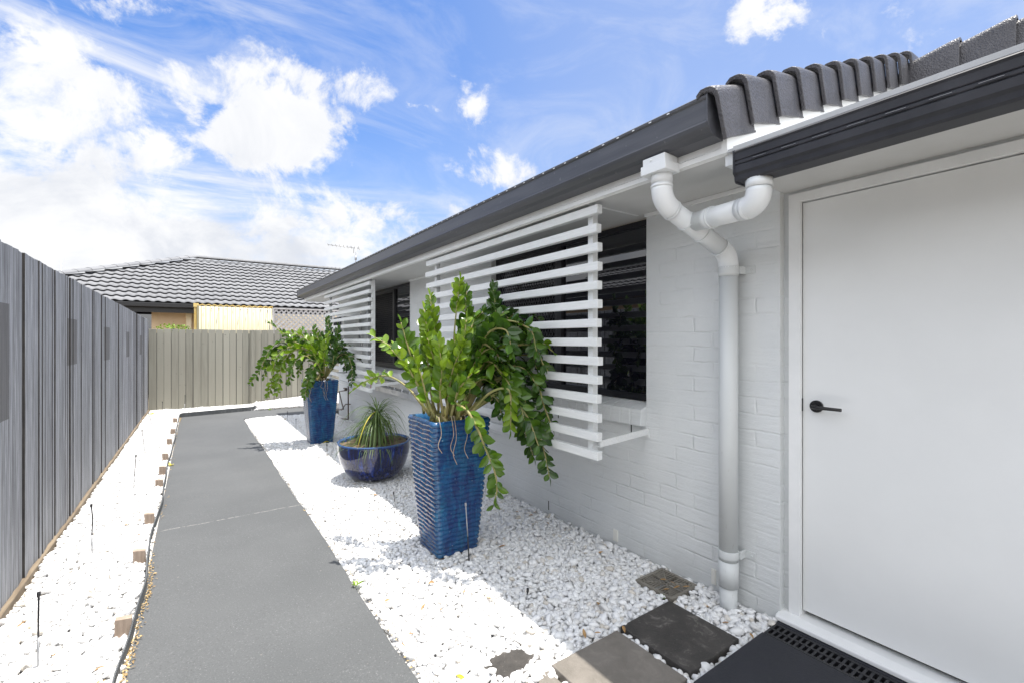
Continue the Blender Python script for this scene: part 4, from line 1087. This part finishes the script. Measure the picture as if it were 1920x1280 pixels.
for k in range(16):
    tx, ty = _r.uniform(905, 1015), _r.uniform(610, 770); dp_ = _r.uniform(2.88, 3.35)
    FR.append((_r.choice((D, D, M)), [(872, 775, 3.12), ((872+tx)/2-8, min(ty, 690)-_r.uniform(0, 25), (3.12+dp_)/2), (tx-12, ty-22, dp_), (tx+_r.uniform(0, 10), ty+_r.uniform(5, 25), dp_-.03)], .42, _r.uniform(0, .3), {'L': _r.uniform(.092, .112)}))
for k in range(8):
    tx, ty = _r.uniform(790, 880), _r.uniform(600, 720); dp_ = _r.uniform(2.95, 3.3)
    FR.append((_r.choice((Y, Y, M)), [(845, 778, 3.12), ((845+tx)/2, (775+ty)/2, (3.12+dp_)/2), (tx, ty, dp_)], .35, _r.uniform(.3, .7), {}))
for kind, pts, t0, cl, kw in FR: frond(zz1, px(*pts), kind, t0, closed=cl, **kw)
def stubs(parent, P, seed):
    rr = random.Random(seed)
    for k in range(26):
        a = rr.uniform(0, 6.28); r_ = rr.uniform(.02, .15); b_ = Vector((P.x+r_*math.cos(a), P.y+r_*math.sin(a), P.z+.84))
        l = rr.uniform(.07, .17); tip = b_+Vector((rr.uniform(-.03, .03)+.2*r_*math.cos(a), rr.uniform(-.03, .03), l))
        mb = MB(); rad = rr.uniform(.010, .019)
        mb.tube([b_, b_.lerp(tip, .5)+Vector((.004, 0, 0)), tip], [rad*1.3, rad, rad*.8], 10, m=0)
        mb.add([tip+Vector((rad*.8*math.cos(q), rad*.8*math.sin(q), .002)) for q in np.linspace(0, 6.28, 9)[:-1]], [tuple(range(8))], 1)
        mb.build('stem_base', ['frond_stem', 'cut_stem'], parent)
    for k in range(6):
        a = rr.uniform(-2.6, -.3); b_ = Vector((P.x+.15*math.cos(a), P.y+.15*math.sin(a), P.z+.90))
        e = Vector((P.x+.215*math.cos(a), P.y-.235, P.z+.92)); mb = MB(); d_ = rr.uniform(.08, .30)
        mb.tube(crom([b_, b_.lerp(e, .6)+Vector((0, 0, .03)), e, e+Vector((.01, -.004, -d_*.4)), e+Vector((-.012, -.004, -d_*.75)), e+Vector((.014, -.006, -d_)) ]), .0022, 6); mb.build('aerial_root', 'root', parent)
stubs(zz1, P1, 5)
zz2 = thing('potted_plant', (P2.x, P2.y, P2.z+.86), 'glossy-leaved plant in the farther blue pot, drooping over to the left', 'potted plant', 'glossy-leaved plants in the tall blue pots')
B = (608, 712, 6.65)
F2 = [
 (M, [B,(585,665,6.5),(548,640,6.4),(510,650,6.35),(486,696,6.3),(471,717,6.3)], .35, 0, {}),
 (M, [B,(575,660,6.6),(540,632,6.6),(507,606,6.6)], .45, .0, {}),
 (Y, [B,(580,660,6.4),(545,650,6.3),(518,672,6.2),(506,735,6.2),(500,746,6.2)], .35, 0, {}),
 (Y, [B,(590,665,6.4),(558,655,6.3),(530,680,6.25),(520,735,6.2)], .35, 0, {}),
 (Y, [B,(585,650,6.5),(560,628,6.5),(528,626,6.5)], .35, .1, {}),
 (M, [B,(600,660,6.6),(585,635,6.6),(568,619,6.6)], .40, .3, {}),
 (M, [B,(608,670,6.6),(598,640,6.6),(590,616,6.6)], .40, .4, {}),
 (D, [B,(618,670,6.7),(620,635,6.7),(614,600,6.7)], .45, .6, {}),
 (D, [B,(622,675,6.7),(632,645,6.7),(633,612,6.7)], .40, .6, {}),
 (Y, [B,(608,680,6.4),(608,655,6.35),(616,628,6.3)], .35, .6, {}),
 (D, [B,(630,670,6.7),(645,650,6.7),(657,648,6.7)], .40, .2, {}),
 (D, [B,(635,675,6.7),(650,665,6.7),(664,668,6.7),(676,676,6.7)], .40, .1, {}),
 (D, [B,(632,670,6.6),(650,665,6.6),(660,690,6.6),(659,718,6.6)], .40, .0, {}),
 (M, [B,(590,690,6.3),(578,710,6.2),(572,742,6.2)], .35, .0, {}),
 (M, [B,(580,670,6.3),(555,675,6.2),(542,715,6.2)], .40, .0, {}),
 (M, [B,(585,670,6.5),(560,650,6.4),(530,650,6.4),(505,680,6.35),(495,705,6.3)], .4, .0, {}),
 (M, [B,(590,670,6.5),(570,640,6.5),(545,640,6.4)], .4, .1, {}),
 (Y, [B,(592,670,6.4),(575,650,6.35),(555,655,6.3),(540,670,6.3)], .4, .1, {}),
 (D, [B,(612,680,6.8),(605,640,6.8),(600,625,6.8)], .4, .3, {}),
 (M, [B,(604,680,6.5),(590,655,6.45),(580,645,6.4)], .35, .2, {}),
 (D, [B,(625,680,6.6),(640,665,6.6),(648,690,6.6)], .35, .1, {}),
 (M, [B,(600,690,6.3),(592,680,6.2),(585,700,6.2),(578,730,6.2)], .3, .1, {}),
 (D, [B,(622,690,6.5),(628,660,6.5),(640,640,6.5)], .35, .3, {}),
 (M, [B,(598,680,6.4),(580,665,6.3),(565,680,6.3),(560,700,6.3)], .35, .1, {}),
]
for kind, pts, t0, cl, kw in F2: frond(zz2, px(*pts), kind, t0, closed=cl, step=.044, L=.100, **kw)
stubs(zz2, P2, 9)
# ponytail palm in the bowl
pp = thing('grass_palm', (BP.x-.02, BP.y, BP.z+Hb-.03), 'wispy palm with long thin arching leaves in the blue bowl', 'potted plant')
mb = MB(); cb = Vector((BP.x+.01, BP.y-.02, BP.z+Hb-.04)); cr = atD(707, 768, 4.85)
mb.tube([cb, cb.lerp(cr, .12)+Vector((0, 0, .01)), cb.lerp(cr, .4), cb.lerp(cr, .8), cr], [.055, .06, .026, .020, .010], 14, m=0)
mb.m = [0 if i < 42 else 1 for i in range(len(mb.m))]; mb.build('trunk', ['bark', 'palm_leaf'], pp)
mb = MB()
for k in range(230):
    a = random.uniform(0, 2*math.pi); f_ = random.random()
    st = cb.lerp(cr, .34+.66*random.random()**.8)
    el_ = R(68-95*f_**.9) if f_ < .8 else R(random.uniform(-10, 30)); L = random.uniform(.34, .66)
    d = Vector((math.cos(a)*math.cos(el_), math.sin(a)*math.cos(el_), math.sin(el_))); p = st.copy(); P = []; n = 12
    g_ = random.uniform(.13, .34)
    if f_ < .25: g_ *= .6; L *= .62
    for i in range(n+1):
        P.append(p.copy()); d = (d+Vector((0, 0, -g_))).normalized(); p = p+d*(L/n)
        zmin = BP.z+Hb-.01
        if p.z < zmin and (p.xy-BP.xy).length < Rb-.01: p.z = zmin; d.z = max(d.z, -.02)
    sd = Vector((-math.sin(a), math.cos(a), 0)); vs = []
    for i, q in enumerate(P):
        w_ = .0052*(1-(i/n)**2)+.0008
        vs += [q-sd*w_, q-Vector((0, 0, .003*(1-i/n))), q+sd*w_]
    mb.add(vs, [(3*i+j, 3*i+j+1, 3*i+j+4, 3*i+j+3) for i in range(n) for j in range(2)], 0, True)
mb.build('leaves', 'palm_leaf', pp, fix=False)

# small weeds
def weed(p, label, n=7, L=.035, mt='young_leaf', stem=0, spread=.8):
    mb = MB(); p = Vector(p)
    if stem: mb.tube([p, p+Vector((.005, 0, stem))], .002, 6, m=1)
    for k in range(n):
        a = 2*math.pi*k/n+random.uniform(-.3, .3); d = Vector((math.cos(a), math.sin(a), random.uniform(.2, .9))); 
        leaflet(mb, p+Vector((0, 0, stem)), d, Vector((0, 0, 1)), L*random.uniform(.7, 1.2), L*.42, 0)
    return single(mb, p, 'weed', [mt, 'frond_stem'], label, 'weed', fix=False)
weed(gnd(668, 1097), 'small green weed sprouting at the right edge of the path', 6, .045)
weed(gnd(284, 786), 'yellow-leaved weed by the foot of the fence in the far left corner', 16, .07, 'yellow_leaf', .10)
weed(gnd(140, 971), 'green sprout at the foot of the left fence, midway along', 6, .04)
weed(gnd(125, 990), 'green sprout at the left fence, next to the plinth board', 5, .035)
weed(gnd(91, 1042), 'green sprout at the left fence, nearest the camera', 5, .035)
weed(gnd(506, 768), 'small green sprout by the far fence', 8, .05)
weed(gnd(311, 866), 'yellow-green sprout by the path edging', 9, .04)
weed(gnd(319, 872), 'yellow leaf sprout on the left path edge', 6, .05, 'yellow_leaf')
weed(gnd(1240, 1120, .01), 'green leaf sprout at the near corner of the drain grate', 5, .03, 'mid_leaf')
weed(gnd(626, 947), 'green sprig lying on the sunlit pebbles', 5, .03)

# garden stakes: thin rods, black above and metal below
ST = [((71,1255),(72.6,1109),'at the near left corner beside the left fence'),((173,1044),(171,944),'second along the left fence, bent a little'),((250,921),(255,852),'third along the left pebble strip'),
      ((273,852),(266,805),'fourth along the left strip, leaning left'),((290,812),(278,772),'fifth along the left strip, by the yellow weed'),((304,785),(304.6,752),'farthest on the left strip, in the fence corner'),
      ((346,768),(347,740),'in front of the far fence behind the path'),((880,1050),(873,942),'leaning against the nearest blue pot'),((741,953),(738,921),'in the pebbles left of the nearest pot'),
      ((988,1122),(989.5,1102),'short, in the shaded pebbles near the pavers'),((694,907),(694,887),'in front of the blue bowl'),((613,856),(613,832),'left of the blue bowl'),
      ((539,788),(539,770),'short, near the far turn of the path'),((555,802),(555,784),'in the pebbles left of the farther tall pot')]
for (bx, by), (tx, ty), where in ST:
    p = gnd(bx, by); dd_ = p.x*S_+p.y*C_; q = atD(tx, ty, dd_)
    if where.startswith('leaning'): pass
    t = thing('garden_stake', p, 'thin black and grey garden stake '+where, 'garden stake', 'thin garden stakes in the pebbles')
    m_ = p.lerp(q, .42); rr_ = .0045
    lower, upper = ('galvanised', 'black_plastic') if not where.startswith('leaning') else ('black_plastic', 'galvanised')
    mb = MB(); mb.tube([p-Vector((0, 0, .03)), m_], rr_*1.05, 8); mb.build('sleeve', lower, t)
    bend = Vector((.006, 0, 0)) if 'bent' in where else Vector((0, 0, 0))
    mb = MB(); mb.tube([m_, m_.lerp(q, .5)+bend, q], rr_*.8, 8); mb.tube([q-(q-p).normalized()*.02, q], rr_*1.5, 8); mb.build('rod', upper, t)

# fallen leaves, one by one
def dry(p, L, label, mt='dry_leaf', ang=None):
    mb = MB(); a = random.uniform(0, 6.28) if ang is None else ang; p = Vector(p)+Vector((0, 0, .012))
    leaflet(mb, p, Vector((math.cos(a), math.sin(a), random.uniform(-.1, .25))), Vector((random.uniform(-.3, .3), random.uniform(-.3, .3), 1)), L, L*random.uniform(.3, .5), 0, fold=random.uniform(.3, .9), curl=random.uniform(-.8, .8))
    return single(mb, p, 'fallen_leaf', mt, label, 'leaf', label.split(' on ')[0].replace('leaf', 'leaves')+' on '+label.split(' on ')[1] if ' on ' in label else None, fix=False)
for (x, y) in ((100,958),(200,934),(253,963),(240,986),(262,968),(230,980),(66,1012),(103,1053),(140,1108),(200,1146),(230,1103),(218,1080),(262,1005),(285,1010),(190,905),(265,935),(285,945),(95,1095),(180,1215),(100,1235),(168,1265),(265,905),(275,896),(210,878),(250,880),(300,920),(65,1175),(160,1000),(30,1180),(190,1060)):
    dry(gnd(x, y), random.uniform(.025, .055), 'curled dry brown leaf on the left pebble strip')
for (x, y) in ((966,961),(1000,968),(1030,985),(1063,1010),(1095,1032),(1118,1040),(1127,1038),(935,1028),(930,1047),(1065,1051),(1000,962),(1120,1132),(912,1123),(870,1115),(785,1093),(790,1110),(815,1095),(732,1127),(798,1135),(828,1147),(1098,1200),(1127,1190),(1172,1190),(760,1215),(776,1190),(745,1000),(640,1000),(1332,1140),(1368,1172),(1432,1150),(1405,1190),(1424,1147),(605,958),(590,925),(700,930),(1240,1110)):
    dry(gnd(x, y), random.uniform(.022, .05), 'dry brown leaf on the right pebble bed')
for (x, y) in ((1268,1098),(1280,1103),(1250,1090),(1262,1106)): dry(gnd(x, y, .02), .038, 'dry brown leaf on the square drain grate')
dry(gnd(855, 1270), .05, 'yellow leaf lying among the pebbles at the bottom edge', 'yellow_leaf')
dry(gnd(617, 829, .01), .09, 'orange-yellow leaf at the foot of the farther blue pot', 'yellow_leaf')
# fine litter caught along the edging: nobody could count it
mb = MB()
for k in range(520):
    y = random.choice([random.uniform(2.0, 11), random.gauss(2.55, .18), random.gauss(3.3, .3), random.gauss(10.9, .2)])
    if not 1.5 < y < 11.1: continue
    x = edx(y)+.008+abs(random.gauss(0, .012)); a = random.uniform(0, 6.28)
    leaflet(mb, Vector((x, y, gz(y)+.004+random.uniform(0, .008))), Vector((math.cos(a), math.sin(a), random.uniform(-.2, .5))), Vector((random.uniform(-.6, .6), random.uniform(-.6, .6), 1)), random.uniform(.008, .022), random.uniform(.004, .009), 0, fold=.6)
for k in range(240):
    y = random.gauss(2.22, .09); x = edx(y)-.03+random.gauss(0, .018); a = random.uniform(0, 6.28)
    leaflet(mb, Vector((x, y, gz(y)+.05+random.uniform(0, .015))), Vector((math.cos(a), math.sin(a), random.uniform(-.2, .5))), Vector((random.uniform(-.6, .6), random.uniform(-.6, .6), 1)), random.uniform(.012, .028), random.uniform(.005, .011), 0, fold=.6)
for k in range(260):
    y = random.uniform(1.6, 10); x = XR+random.gauss(0.01, .008); a = random.uniform(0, 6.28)
    leaflet(mb, Vector((x, y, gz(y)+.006)), Vector((math.cos(a), math.sin(a), .2)), Vector((random.uniform(-.6, .6), random.uniform(-.6, .6), 1)), random.uniform(.008, .018), random.uniform(.004, .008), 0, fold=.6)
o = mb.build('leaf_litter', 'litter', fix=False); tag(o, 'fine brown leaf litter caught along both edges of the path', 'leaf litter', None, 'stuff')

# ================================================================== pebbles (stuff)
def ico(sub):
    import bmesh
    bm = bmesh.new(); bmesh.ops.create_icosphere(bm, subdivisions=sub, radius=1)
    v = np.array([p.co[:] for p in bm.verts]); f = np.array([[q.index for q in p.verts] for p in bm.faces]); bm.free(); return v, f
def blocked(x, y):
    b_ = np.zeros(len(x), bool)
    for (x0, x1, y0, y1) in ((1.722, 2.11, 1.15, 1.535), (1.275, 1.69, 1.14, 1.528), (2.125, 2.372, 1.53, 1.78), (1.665, 2.6, -9, 1.098)):
        b_ |= (x > x0-.006) & (x < x1+.006) & (y > y0-.006) & (y < y1+.006)
    b_ |= (x > .93) & (x < 1.235) & (y > 1.14) & (y < 1.50)
    b_ |= ((x-1.15)/.10)**2+((y-1.655)/.065)**2 < 1
    b_ |= (np.abs(x-P1.x) < .138) & (np.abs(y-P1.y) < .138); b_ |= (np.abs(x-P2.x) < .138) & (np.abs(y-P2.y) < .138)
    b_ |= (x-BP.x)**2+(y-BP.y)**2 < .15**2; b_ |= (x-PX)**2+(y-PY)**2 < .045**2
    return b_
def pebbles(regions, sp, sub, scale, zoff=0.0, jit=.45):
    xs_, ys_, zs_ = [], [], []
    for (x0, x1, y0, y1, h) in regions:
        ny = int((y1-y0)/(sp*.87))+1; nx = int((x1-x0)/sp)+1
        jj, ii = np.meshgrid(np.arange(ny), np.arange(nx), indexing='ij')
        X = x0+(ii+.5*(jj % 2))*sp+rng.uniform(-jit, jit, ii.shape)*sp; Y_ = y0+jj*sp*.87+rng.uniform(-jit, jit, ii.shape)*sp
        X = X.ravel(); Y_ = Y_.ravel(); k = (X >= x0) & (X <= x1) & (Y_ >= y0) & (Y_ <= y1) & ~blocked(X, Y_)
        X, Y_ = X[k], Y_[k]; z = np.array([gz(v) for v in Y_])+h(X, Y_) if callable(h) else np.array([gz(v) for v in Y_])+h
        xs_.append(X); ys_.append(Y_); zs_.append(z)
    X, Y_, Z = map(np.concatenate, (xs_, ys_, zs_)); n = len(X)
    V, Fc = ico(sub); nv, nf = len(V), len(Fc)
    var = []
    for k in range(12):
        q = V.copy(); a = rng.normal(size=(3, 3))*2.0; ph = rng.uniform(0, 6.28, 3)
        d_ = 1+.13*np.sin(V@a[0]+ph[0])+.09*np.sin(V@a[1]*1.6+ph[1]); q = q*d_[:, None]; var.append(q)
    var = np.array(var); VV = var[rng.integers(0, 12, n)]
    s = rng.lognormal(0, .22, n)*scale
    A = np.stack([s*rng.uniform(1.05, 1.45, n), s*rng.uniform(.75, 1.05, n), s*rng.uniform(.5, .8, n)], 1)
    VV = VV*A[:, None, :]
    th = rng.uniform(0, 6.283, n); tx = rng.normal(0, .38, n); ty = rng.normal(0, .38, n)
    def rot(ax, an):
        c, s_ = np.cos(an), np.sin(an); M = np.zeros((n, 3, 3)); i, j, k = {'x': (1, 2, 0), 'y': (2, 0, 1), 'z': (0, 1, 2)}[ax]
        M[:, i, i] = c; M[:, j, j] = c; M[:, i, j] = -s_; M[:, j, i] = s_; M[:, k, k] = 1; return M
    VV = np.einsum('nij,nkj->nki', rot('z', th)@rot('x', tx)@rot('y', ty), VV)
    Z = Z+zoff+rng.uniform(-.35, .35, n)*scale
    VV += np.stack([X, Y_, Z], 1)[:, None, :]
    return VV.reshape(-1, 3), (Fc[None]+(np.arange(n)*nv)[:, None, None]).reshape(-1, 3)
def mesh_np(name, parts, mname):
    off = 0; Vs, Fs = [], []
    for v, f in parts: Vs.append(v); Fs.append(f+off); off += len(v)
    V = np.concatenate(Vs); Fc = np.concatenate(Fs)
    me = bpy.data.meshes.new(name); me.vertices.add(len(V)); me.vertices.foreach_set('co', V.ravel().astype(np.float32))
    me.loops.add(Fc.size); me.loops.foreach_set('vertex_index', Fc.ravel().astype(np.int32))
    me.polygons.add(len(Fc)); me.polygons.foreach_set('loop_start', np.arange(0, Fc.size, 3, dtype=np.int32)); me.polygons.foreach_set('loop_total', np.full(len(Fc), 3, np.int32))
    me.polygons.foreach_set('use_smooth', np.ones(len(Fc), bool)); me.materials.append(MATS[mname]); me.update(calc_edges=True); me.validate()
    o = bpy.data.objects.new(name, me); COL.objects.link(o); return o
XA, XB = XR+.012, XW-.008
def hr(X, Y_): return -.006+.006*np.sin(X*5+Y_*2)+.014*np.clip((X-XR-.02)/.12, 0, 1)-.014+.012*(X > 2.33)
def hl(X, Y_): return .012+.008*np.sin(X*7+Y_*3)
near = [(XA, XB, .9, 3.2, hr), (FX+.03, XL-.02, 2.2, 4.2, hl)]
side = [(XA+.02, 1.66, -.8, .9, hr), (FX+.03, XL-.02, -.2, 2.2, hl)]
mid = [(XA, XB, 3.2, 6.0, hr), (FX+.03, XL-.02, 4.2, 7.5, hl)]
far = [(XA, XB, 6.0, PN-.01, hr), (FX+.03, XL-.02, 7.5, 12.6, hl), (XL, 1.15, PF+.10, 12.58, lambda X, Y_: .012+.0*X), (1.16, 3.6, PF+.02, 12.62, lambda X, Y_: .03+.10*np.clip((X-1.1)/1.4, 0, 1)*np.clip((Y_-PF)/1.2, 0, 1))]
parts = []
parts.append(pebbles(near, .0275, 2, .0145, -.014)); parts.append(pebbles(near, .0262, 2, .0142, .0))
parts.append(pebbles([(XA, XB, .9, 3.2, hr), (FX+.03, XL-.02, 2.2, 4.2, hl)], .06, 2, .0158, .010))
parts.append(pebbles(mid, .028, 1, .0152, -.008)); parts.append(pebbles(mid, .0265, 1, .0148, .003))
parts.append(pebbles(side, .026, 1, .0150, .0)); parts.append(pebbles(far, .028, 1, .0165, .0))
o = mesh_np('pebbles', parts, 'white_pebble'); tag(o, 'smooth white pebbles filling the beds on both sides of the path', 'pebbles', None, 'stuff')

# ================================================================== neighbouring houses, behind the fences
NYE, NZE = 16.5, 1.05
nb = thing('neighbour_house', (1.5, 18, gz(18)), 'cream neighbouring house with grey tiled hip roof beyond the far fence', 'house')
p2 = R(22); c2, s2 = math.cos(p2), math.sin(p2); run = 5.1; x_l, x_r = -5.1, 14.0
mb = tile_roof((0, NYE, NZE), (1, 0, 0), (0, c2, s2), (0, -s2, c2), run/c2, lambda v: (x_l+v*c2, x_r-v*c2), uw=.235, gauge=.43, amp=.032, lift=.050)
tile_roof((x_l, NYE, NZE), (0, 1, 0), (c2, 0, s2), (-s2, 0, c2), run/c2, lambda v: (v*c2, 2*run-v*c2), mb=mb, uw=.235, gauge=.43, amp=.032, lift=.050)
zr = NZE+run*math.tan(p2)
caps(mb, (x_l, NYE, NZE+.10), (x_l+run, NYE+run, zr+.11), r=.13); caps(mb, (x_r-run, NYE+run, zr+.10), (x_l+run, NYE+run, zr+.10), r=.13)
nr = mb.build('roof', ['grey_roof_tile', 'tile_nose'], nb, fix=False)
mb = MB(); mb.add([(x_l+.1, NYE+.1, NZE-.01), (x_r, NYE+.1, NZE-.01), (x_r-run, NYE+run, zr-.06), (x_l+run, NYE+run, zr-.06)], [(0, 1, 2, 3)]); mb.add([(x_l, NYE+.1, NZE-.01), (x_l+run, NYE+run, zr-.06), (x_l, NYE+2*run, NZE-.01)], [(0, 1, 2)]); mb.build('sarking', 'sarking', nr)
mb = MB(); mb.box(x_l-.05, x_r, NYE-.10, NYE+.02, NZE-.12, NZE+.0); mb.box(x_l-.05, x_l+.05, NYE+.02, NYE+2*run, NZE-.12, NZE); mb.build('gutter', 'dark_eave', nb, bevel=.01)
mb = MB(); mb.box(x_l+.06, x_r, NYE+.04, NYE+.7, NZE-.20, NZE-.19); mb.box(x_l+.0, x_r, NYE+.02, NYE+.06, NZE-.27, NZE-.06); mb.build('soffit', 'dark_eave', nb)
wl = atY(284, 600, 17.1).x
mb = MB(); mb.box(wl, x_r-.5, 17.1, 17.3, gz(18), NZE-.195); mb.box(x_l+.5, wl-1.6, 17.1, 17.3, gz(18), NZE-.195); mb.box(x_l+.5, x_r, 17.3+.6, 18.1, gz(18), NZE-.195); mb.build('wall', 'cream_render', nb)
mb = MB(); mb.box(wl-1.6, wl, 17.25, 17.28, gz(18), NZE-.195); mb.build('window', 'tinted_glass', nb, label='dark recessed window at the left of the cream wall')
a = atY(349, 580, 16.9); b = atY(359, 580, 16.9)
mb = MB(); mb.box(a.x, b.x, 16.9, 17.098, gz(18), a.z-.25); mb.box(a.x-.01, b.x+.01, 16.88, 17.098, a.z-.25, a.z+.02); mb.build('pillar', 'cream_trim', nb, bevel=.005)
# fibreglass patio screen
ps = thing('patio_screen', (1.6, 15.0, gz(15)), 'corrugated cream fibreglass sheet wall above the far fence', 'patio screen')
xa = atY(371, 590, 15).x; xb = atY(512, 590, 15).x; zt_ = atY(371, 574, 15).z
mb = MB(); N = 420; vs = []
for i in range(N+1):
    x = xa+(xb-xa)*i/N; y = 15+.007*math.sin(2*math.pi*x/.10); vs += [(x, y, gz(15)), (x, y, zt_), (x, y+.003, zt_), (x, y+.003, gz(15))]
mb.add(vs, [(4*i+j, 4*i+j+1, 4*i+j+5, 4*i+j+4) for i in range(N) for j in range(3)], 0, True); mb.build('sheet', 'fibreglass', ps)
mb = MB(); N = 300; vs = []
for i in range(N+1):
    x = xa-.03+(xb-xa+.03)*i/N; z = zt_+.022+.014*math.sin(2*math.pi*x/.14); vs += [(x, 15.012, z), (x, 15.6, z+.03), (x, 15.6, z+.045), (x, 15.012, z+.028)]
mb.add(vs, [(4*i+j, 4*i+(j+1) % 4, 4*i+4+(j+1) % 4, 4*i+4+j) for i in range(N) for j in range(4)], 0, False); mb.build('roof_sheet', 'yellow_edge', ps)
mb = MB(); mb.box(xa-.085, xa-.025, 15.02, 15.08, gz(15), zt_+.02); mb.box(xa-.10, xa+.02, 14.96, 15.1, zt_-.03, zt_+.07); mb.build('post', 'yellow_edge', ps, bevel=.005)
mb = MB(); mb.box(xa-.02, xa+.025, 14.95, 14.975, gz(15), zt_+.012)
mb.build('trim', 'fibreglass', ps)
mb = MB()
for i in range(14): mb.tube([(xa+.14+i*.17, 14.985, zt_-.06+.004*(i % 3)), (xa+.14+i*.17, 14.972, zt_-.06+.004*(i % 3))], .011, 8)
mb.build('bolts', 'black_metal', ps)
lt = thing('lattice_panel', (3.1, 15.0, gz(15)), 'grey diagonal timber lattice panel beside the fibreglass wall', 'lattice')
la0 = xb+.03; la1 = la0+2.35; lz1 = atY(515, 580, 15).z; lz0 = atY(515, 617, 15).z-.02
mb = MB(); 
for (p, q, y_) in ((1, 0, 14.985), (-1, 0, 14.997)):
    s_ = .135; k = 0; H_ = lz1-lz0; Wd = la1-la0; c0 = -H_-.05
    while c0 < Wd:
        if p > 0: A_, B_ = (la0+c0, lz0), (la0+c0+H_, lz1)
        else: A_, B_ = (la0+c0+H_, lz0), (la0+c0, lz1)
        (ax, az), (bx, bz) = A_, B_
        if ax > bx: ax, az, bx, bz = bx, bz, ax, az
        if ax < la0: f = (la0-ax)/(bx-ax); az += (bz-az)*f; ax = la0
        if bx > la1: f = (la1-ax)/(bx-ax); bz = az+(bz-az)*f; bx = la1
        if bx-ax > .02: mb.bar((ax, y_, az), (bx, y_, bz), .010, .042, up=(0, 0, 1)) 
        c0 += s_
mb.build('lattice_strips', 'grey_timber', lt)
mb = MB(); mb.box(la0-.05, la0, 14.96, 15.02, gz(15), lz1+.03); mb.box(la1, la1+.05, 14.96, 15.02, gz(15), lz1+.03); mb.box(la0, la1, 14.96, 15.02, lz1, lz1+.04); mb.box(la0, la1, 14.96, 15.02, lz0-.06, lz0-.01); mb.box(la0, la1, 15.0, 15.02, gz(15), lz0-.06); mb.build('frame', 'grey_timber', lt)
mb = MB(); mb.box(la0, la1+2, 15.6, 15.63, gz(15), lz1-.10); single(mb, (la0+1, 15.6, gz(15)), 'patio_wall', 'cream_trim', 'pale cream wall seen through the lattice', 'wall')
# television aerial on the neighbour's ridge, and a thin mast at the left
an = thing('tv_aerial', (6.15, NYE+run, zr), 'television aerial on the neighbouring roof against the sky', 'tv aerial')
P_ = lambda x, y: atY(x, y, NYE+run)
mb = MB(); a_ = P_(667, 487); b_ = P_(667, 462); mb.tube([(a_.x, a_.y, zr-.05), b_], .022, 8); mb.tube([a_+Vector((0, 0, -.02)), a_+Vector((0, 0, .16))], .05, 8); mb.build('mast', 'galvanised', an)
mb = MB(); a_ = P_(615, 459); b_ = P_(673, 466); mb.tube([a_, b_], .016, 8)
for k in range(9):
    c_ = a_.lerp(b_, k/8); hl_ = .18+.03*k; mb.tube([c_+Vector((-.35*hl_, -hl_, 0)), c_+Vector((.35*hl_, hl_, 0))], .011, 6)
c_ = P_(663, 466); mb.tube([c_+Vector((0, 0, -.22)), c_+Vector((0, 0, .10))], .012, 6); mb.tube([c_+Vector((.1, -.3, -.1)), c_+Vector((-.1, .3, .12))], .010, 6)
mb.build('boom', 'galvanised', an)
mb = MB(); a_ = atY(115, 540, 24); b_ = atY(115, 478, 24); mb.tube([(a_.x, a_.y, gz(18)), b_], .028, 8)
single(mb, (a_.x, a_.y, gz(18)), 'pole', 'galvanised', 'thin grey pole standing beyond the left fence against the sky', 'pole')
# neighbour on the left, seen in the window reflections
ln = thing('neighbour_house', (-4.6, 5, gz(5)), 'tiled-roof house beyond the left fence, seen reflected in the dark windows', 'house')
mb = tile_roof((-3.5, -6, 1.12), (0, 1, 0), (-c2, 0, s2), (s2, 0, c2), 2.9, lambda v: (0, 17), uw=.21, gauge=.34, amp=.03, lift=.046)
caps(mb, (-6.2, -6, 2.26), (-6.2, 11, 2.26), r=.13)
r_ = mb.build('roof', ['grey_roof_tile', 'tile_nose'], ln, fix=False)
mb = MB(); mb.add([(-3.55, -6, 1.09), (-3.55, 11, 1.09), (-6.2, 11, 2.15), (-6.2, -6, 2.15)], [(0, 1, 2, 3)]); mb.build('sarking', 'sarking', r_)
mb = MB(); mb.box(-6.3, -4.1, -6, 11, gz(5), 1.1); mb.build('wall', 'cream_render', ln)
mb = MB(); mb.box(-3.56, -3.42, -6, 11, 1.0, 1.12); mb.box(-4.1, -3.56, -6, 11, 1.02, 1.03); mb.build('gutter', 'dark_eave', ln)
# shrub poking over the far fence
sh = thing('shrub', (-.3, 13.4, gz(13.4)), 'yellow-green leafy shrub top showing over the far fence', 'shrub')
c_ = atY(326, 614, 13.4)
mb = MB()
for k in range(9):
    e = c_+Vector((random.uniform(-.30, .30), random.uniform(-.2, .2), random.uniform(-.15, .02))); mb.tube([(c_.x, c_.y, gz(13.4)), (c_.x+.5*(e.x-c_.x), e.y, -.4), e], .008, 6)
mb.build('stem', 'bark', sh)
mb = MB()
for k in range(900):
    a = random.uniform(0, 6.28); r0 = random.random()**.5; p = c_+Vector((.36*r0*math.cos(a), .25*r0*math.sin(a), -.28+random.uniform(-.25, .28)*1.0+.12*(1-r0)))
    if p.z > c_.z+.07 and random.random() < .7: continue
    dd_ = Vector((random.uniform(-1, 1), random.uniform(-1, 1), random.uniform(-.2, 1)))
    leaflet(mb, p, dd_, Vector((random.uniform(-.5, .5), random.uniform(-.5, .5), 1)), random.uniform(.05, .08), .03, 0)
mb.build('foliage', 'young_leaf', sh, fix=False)
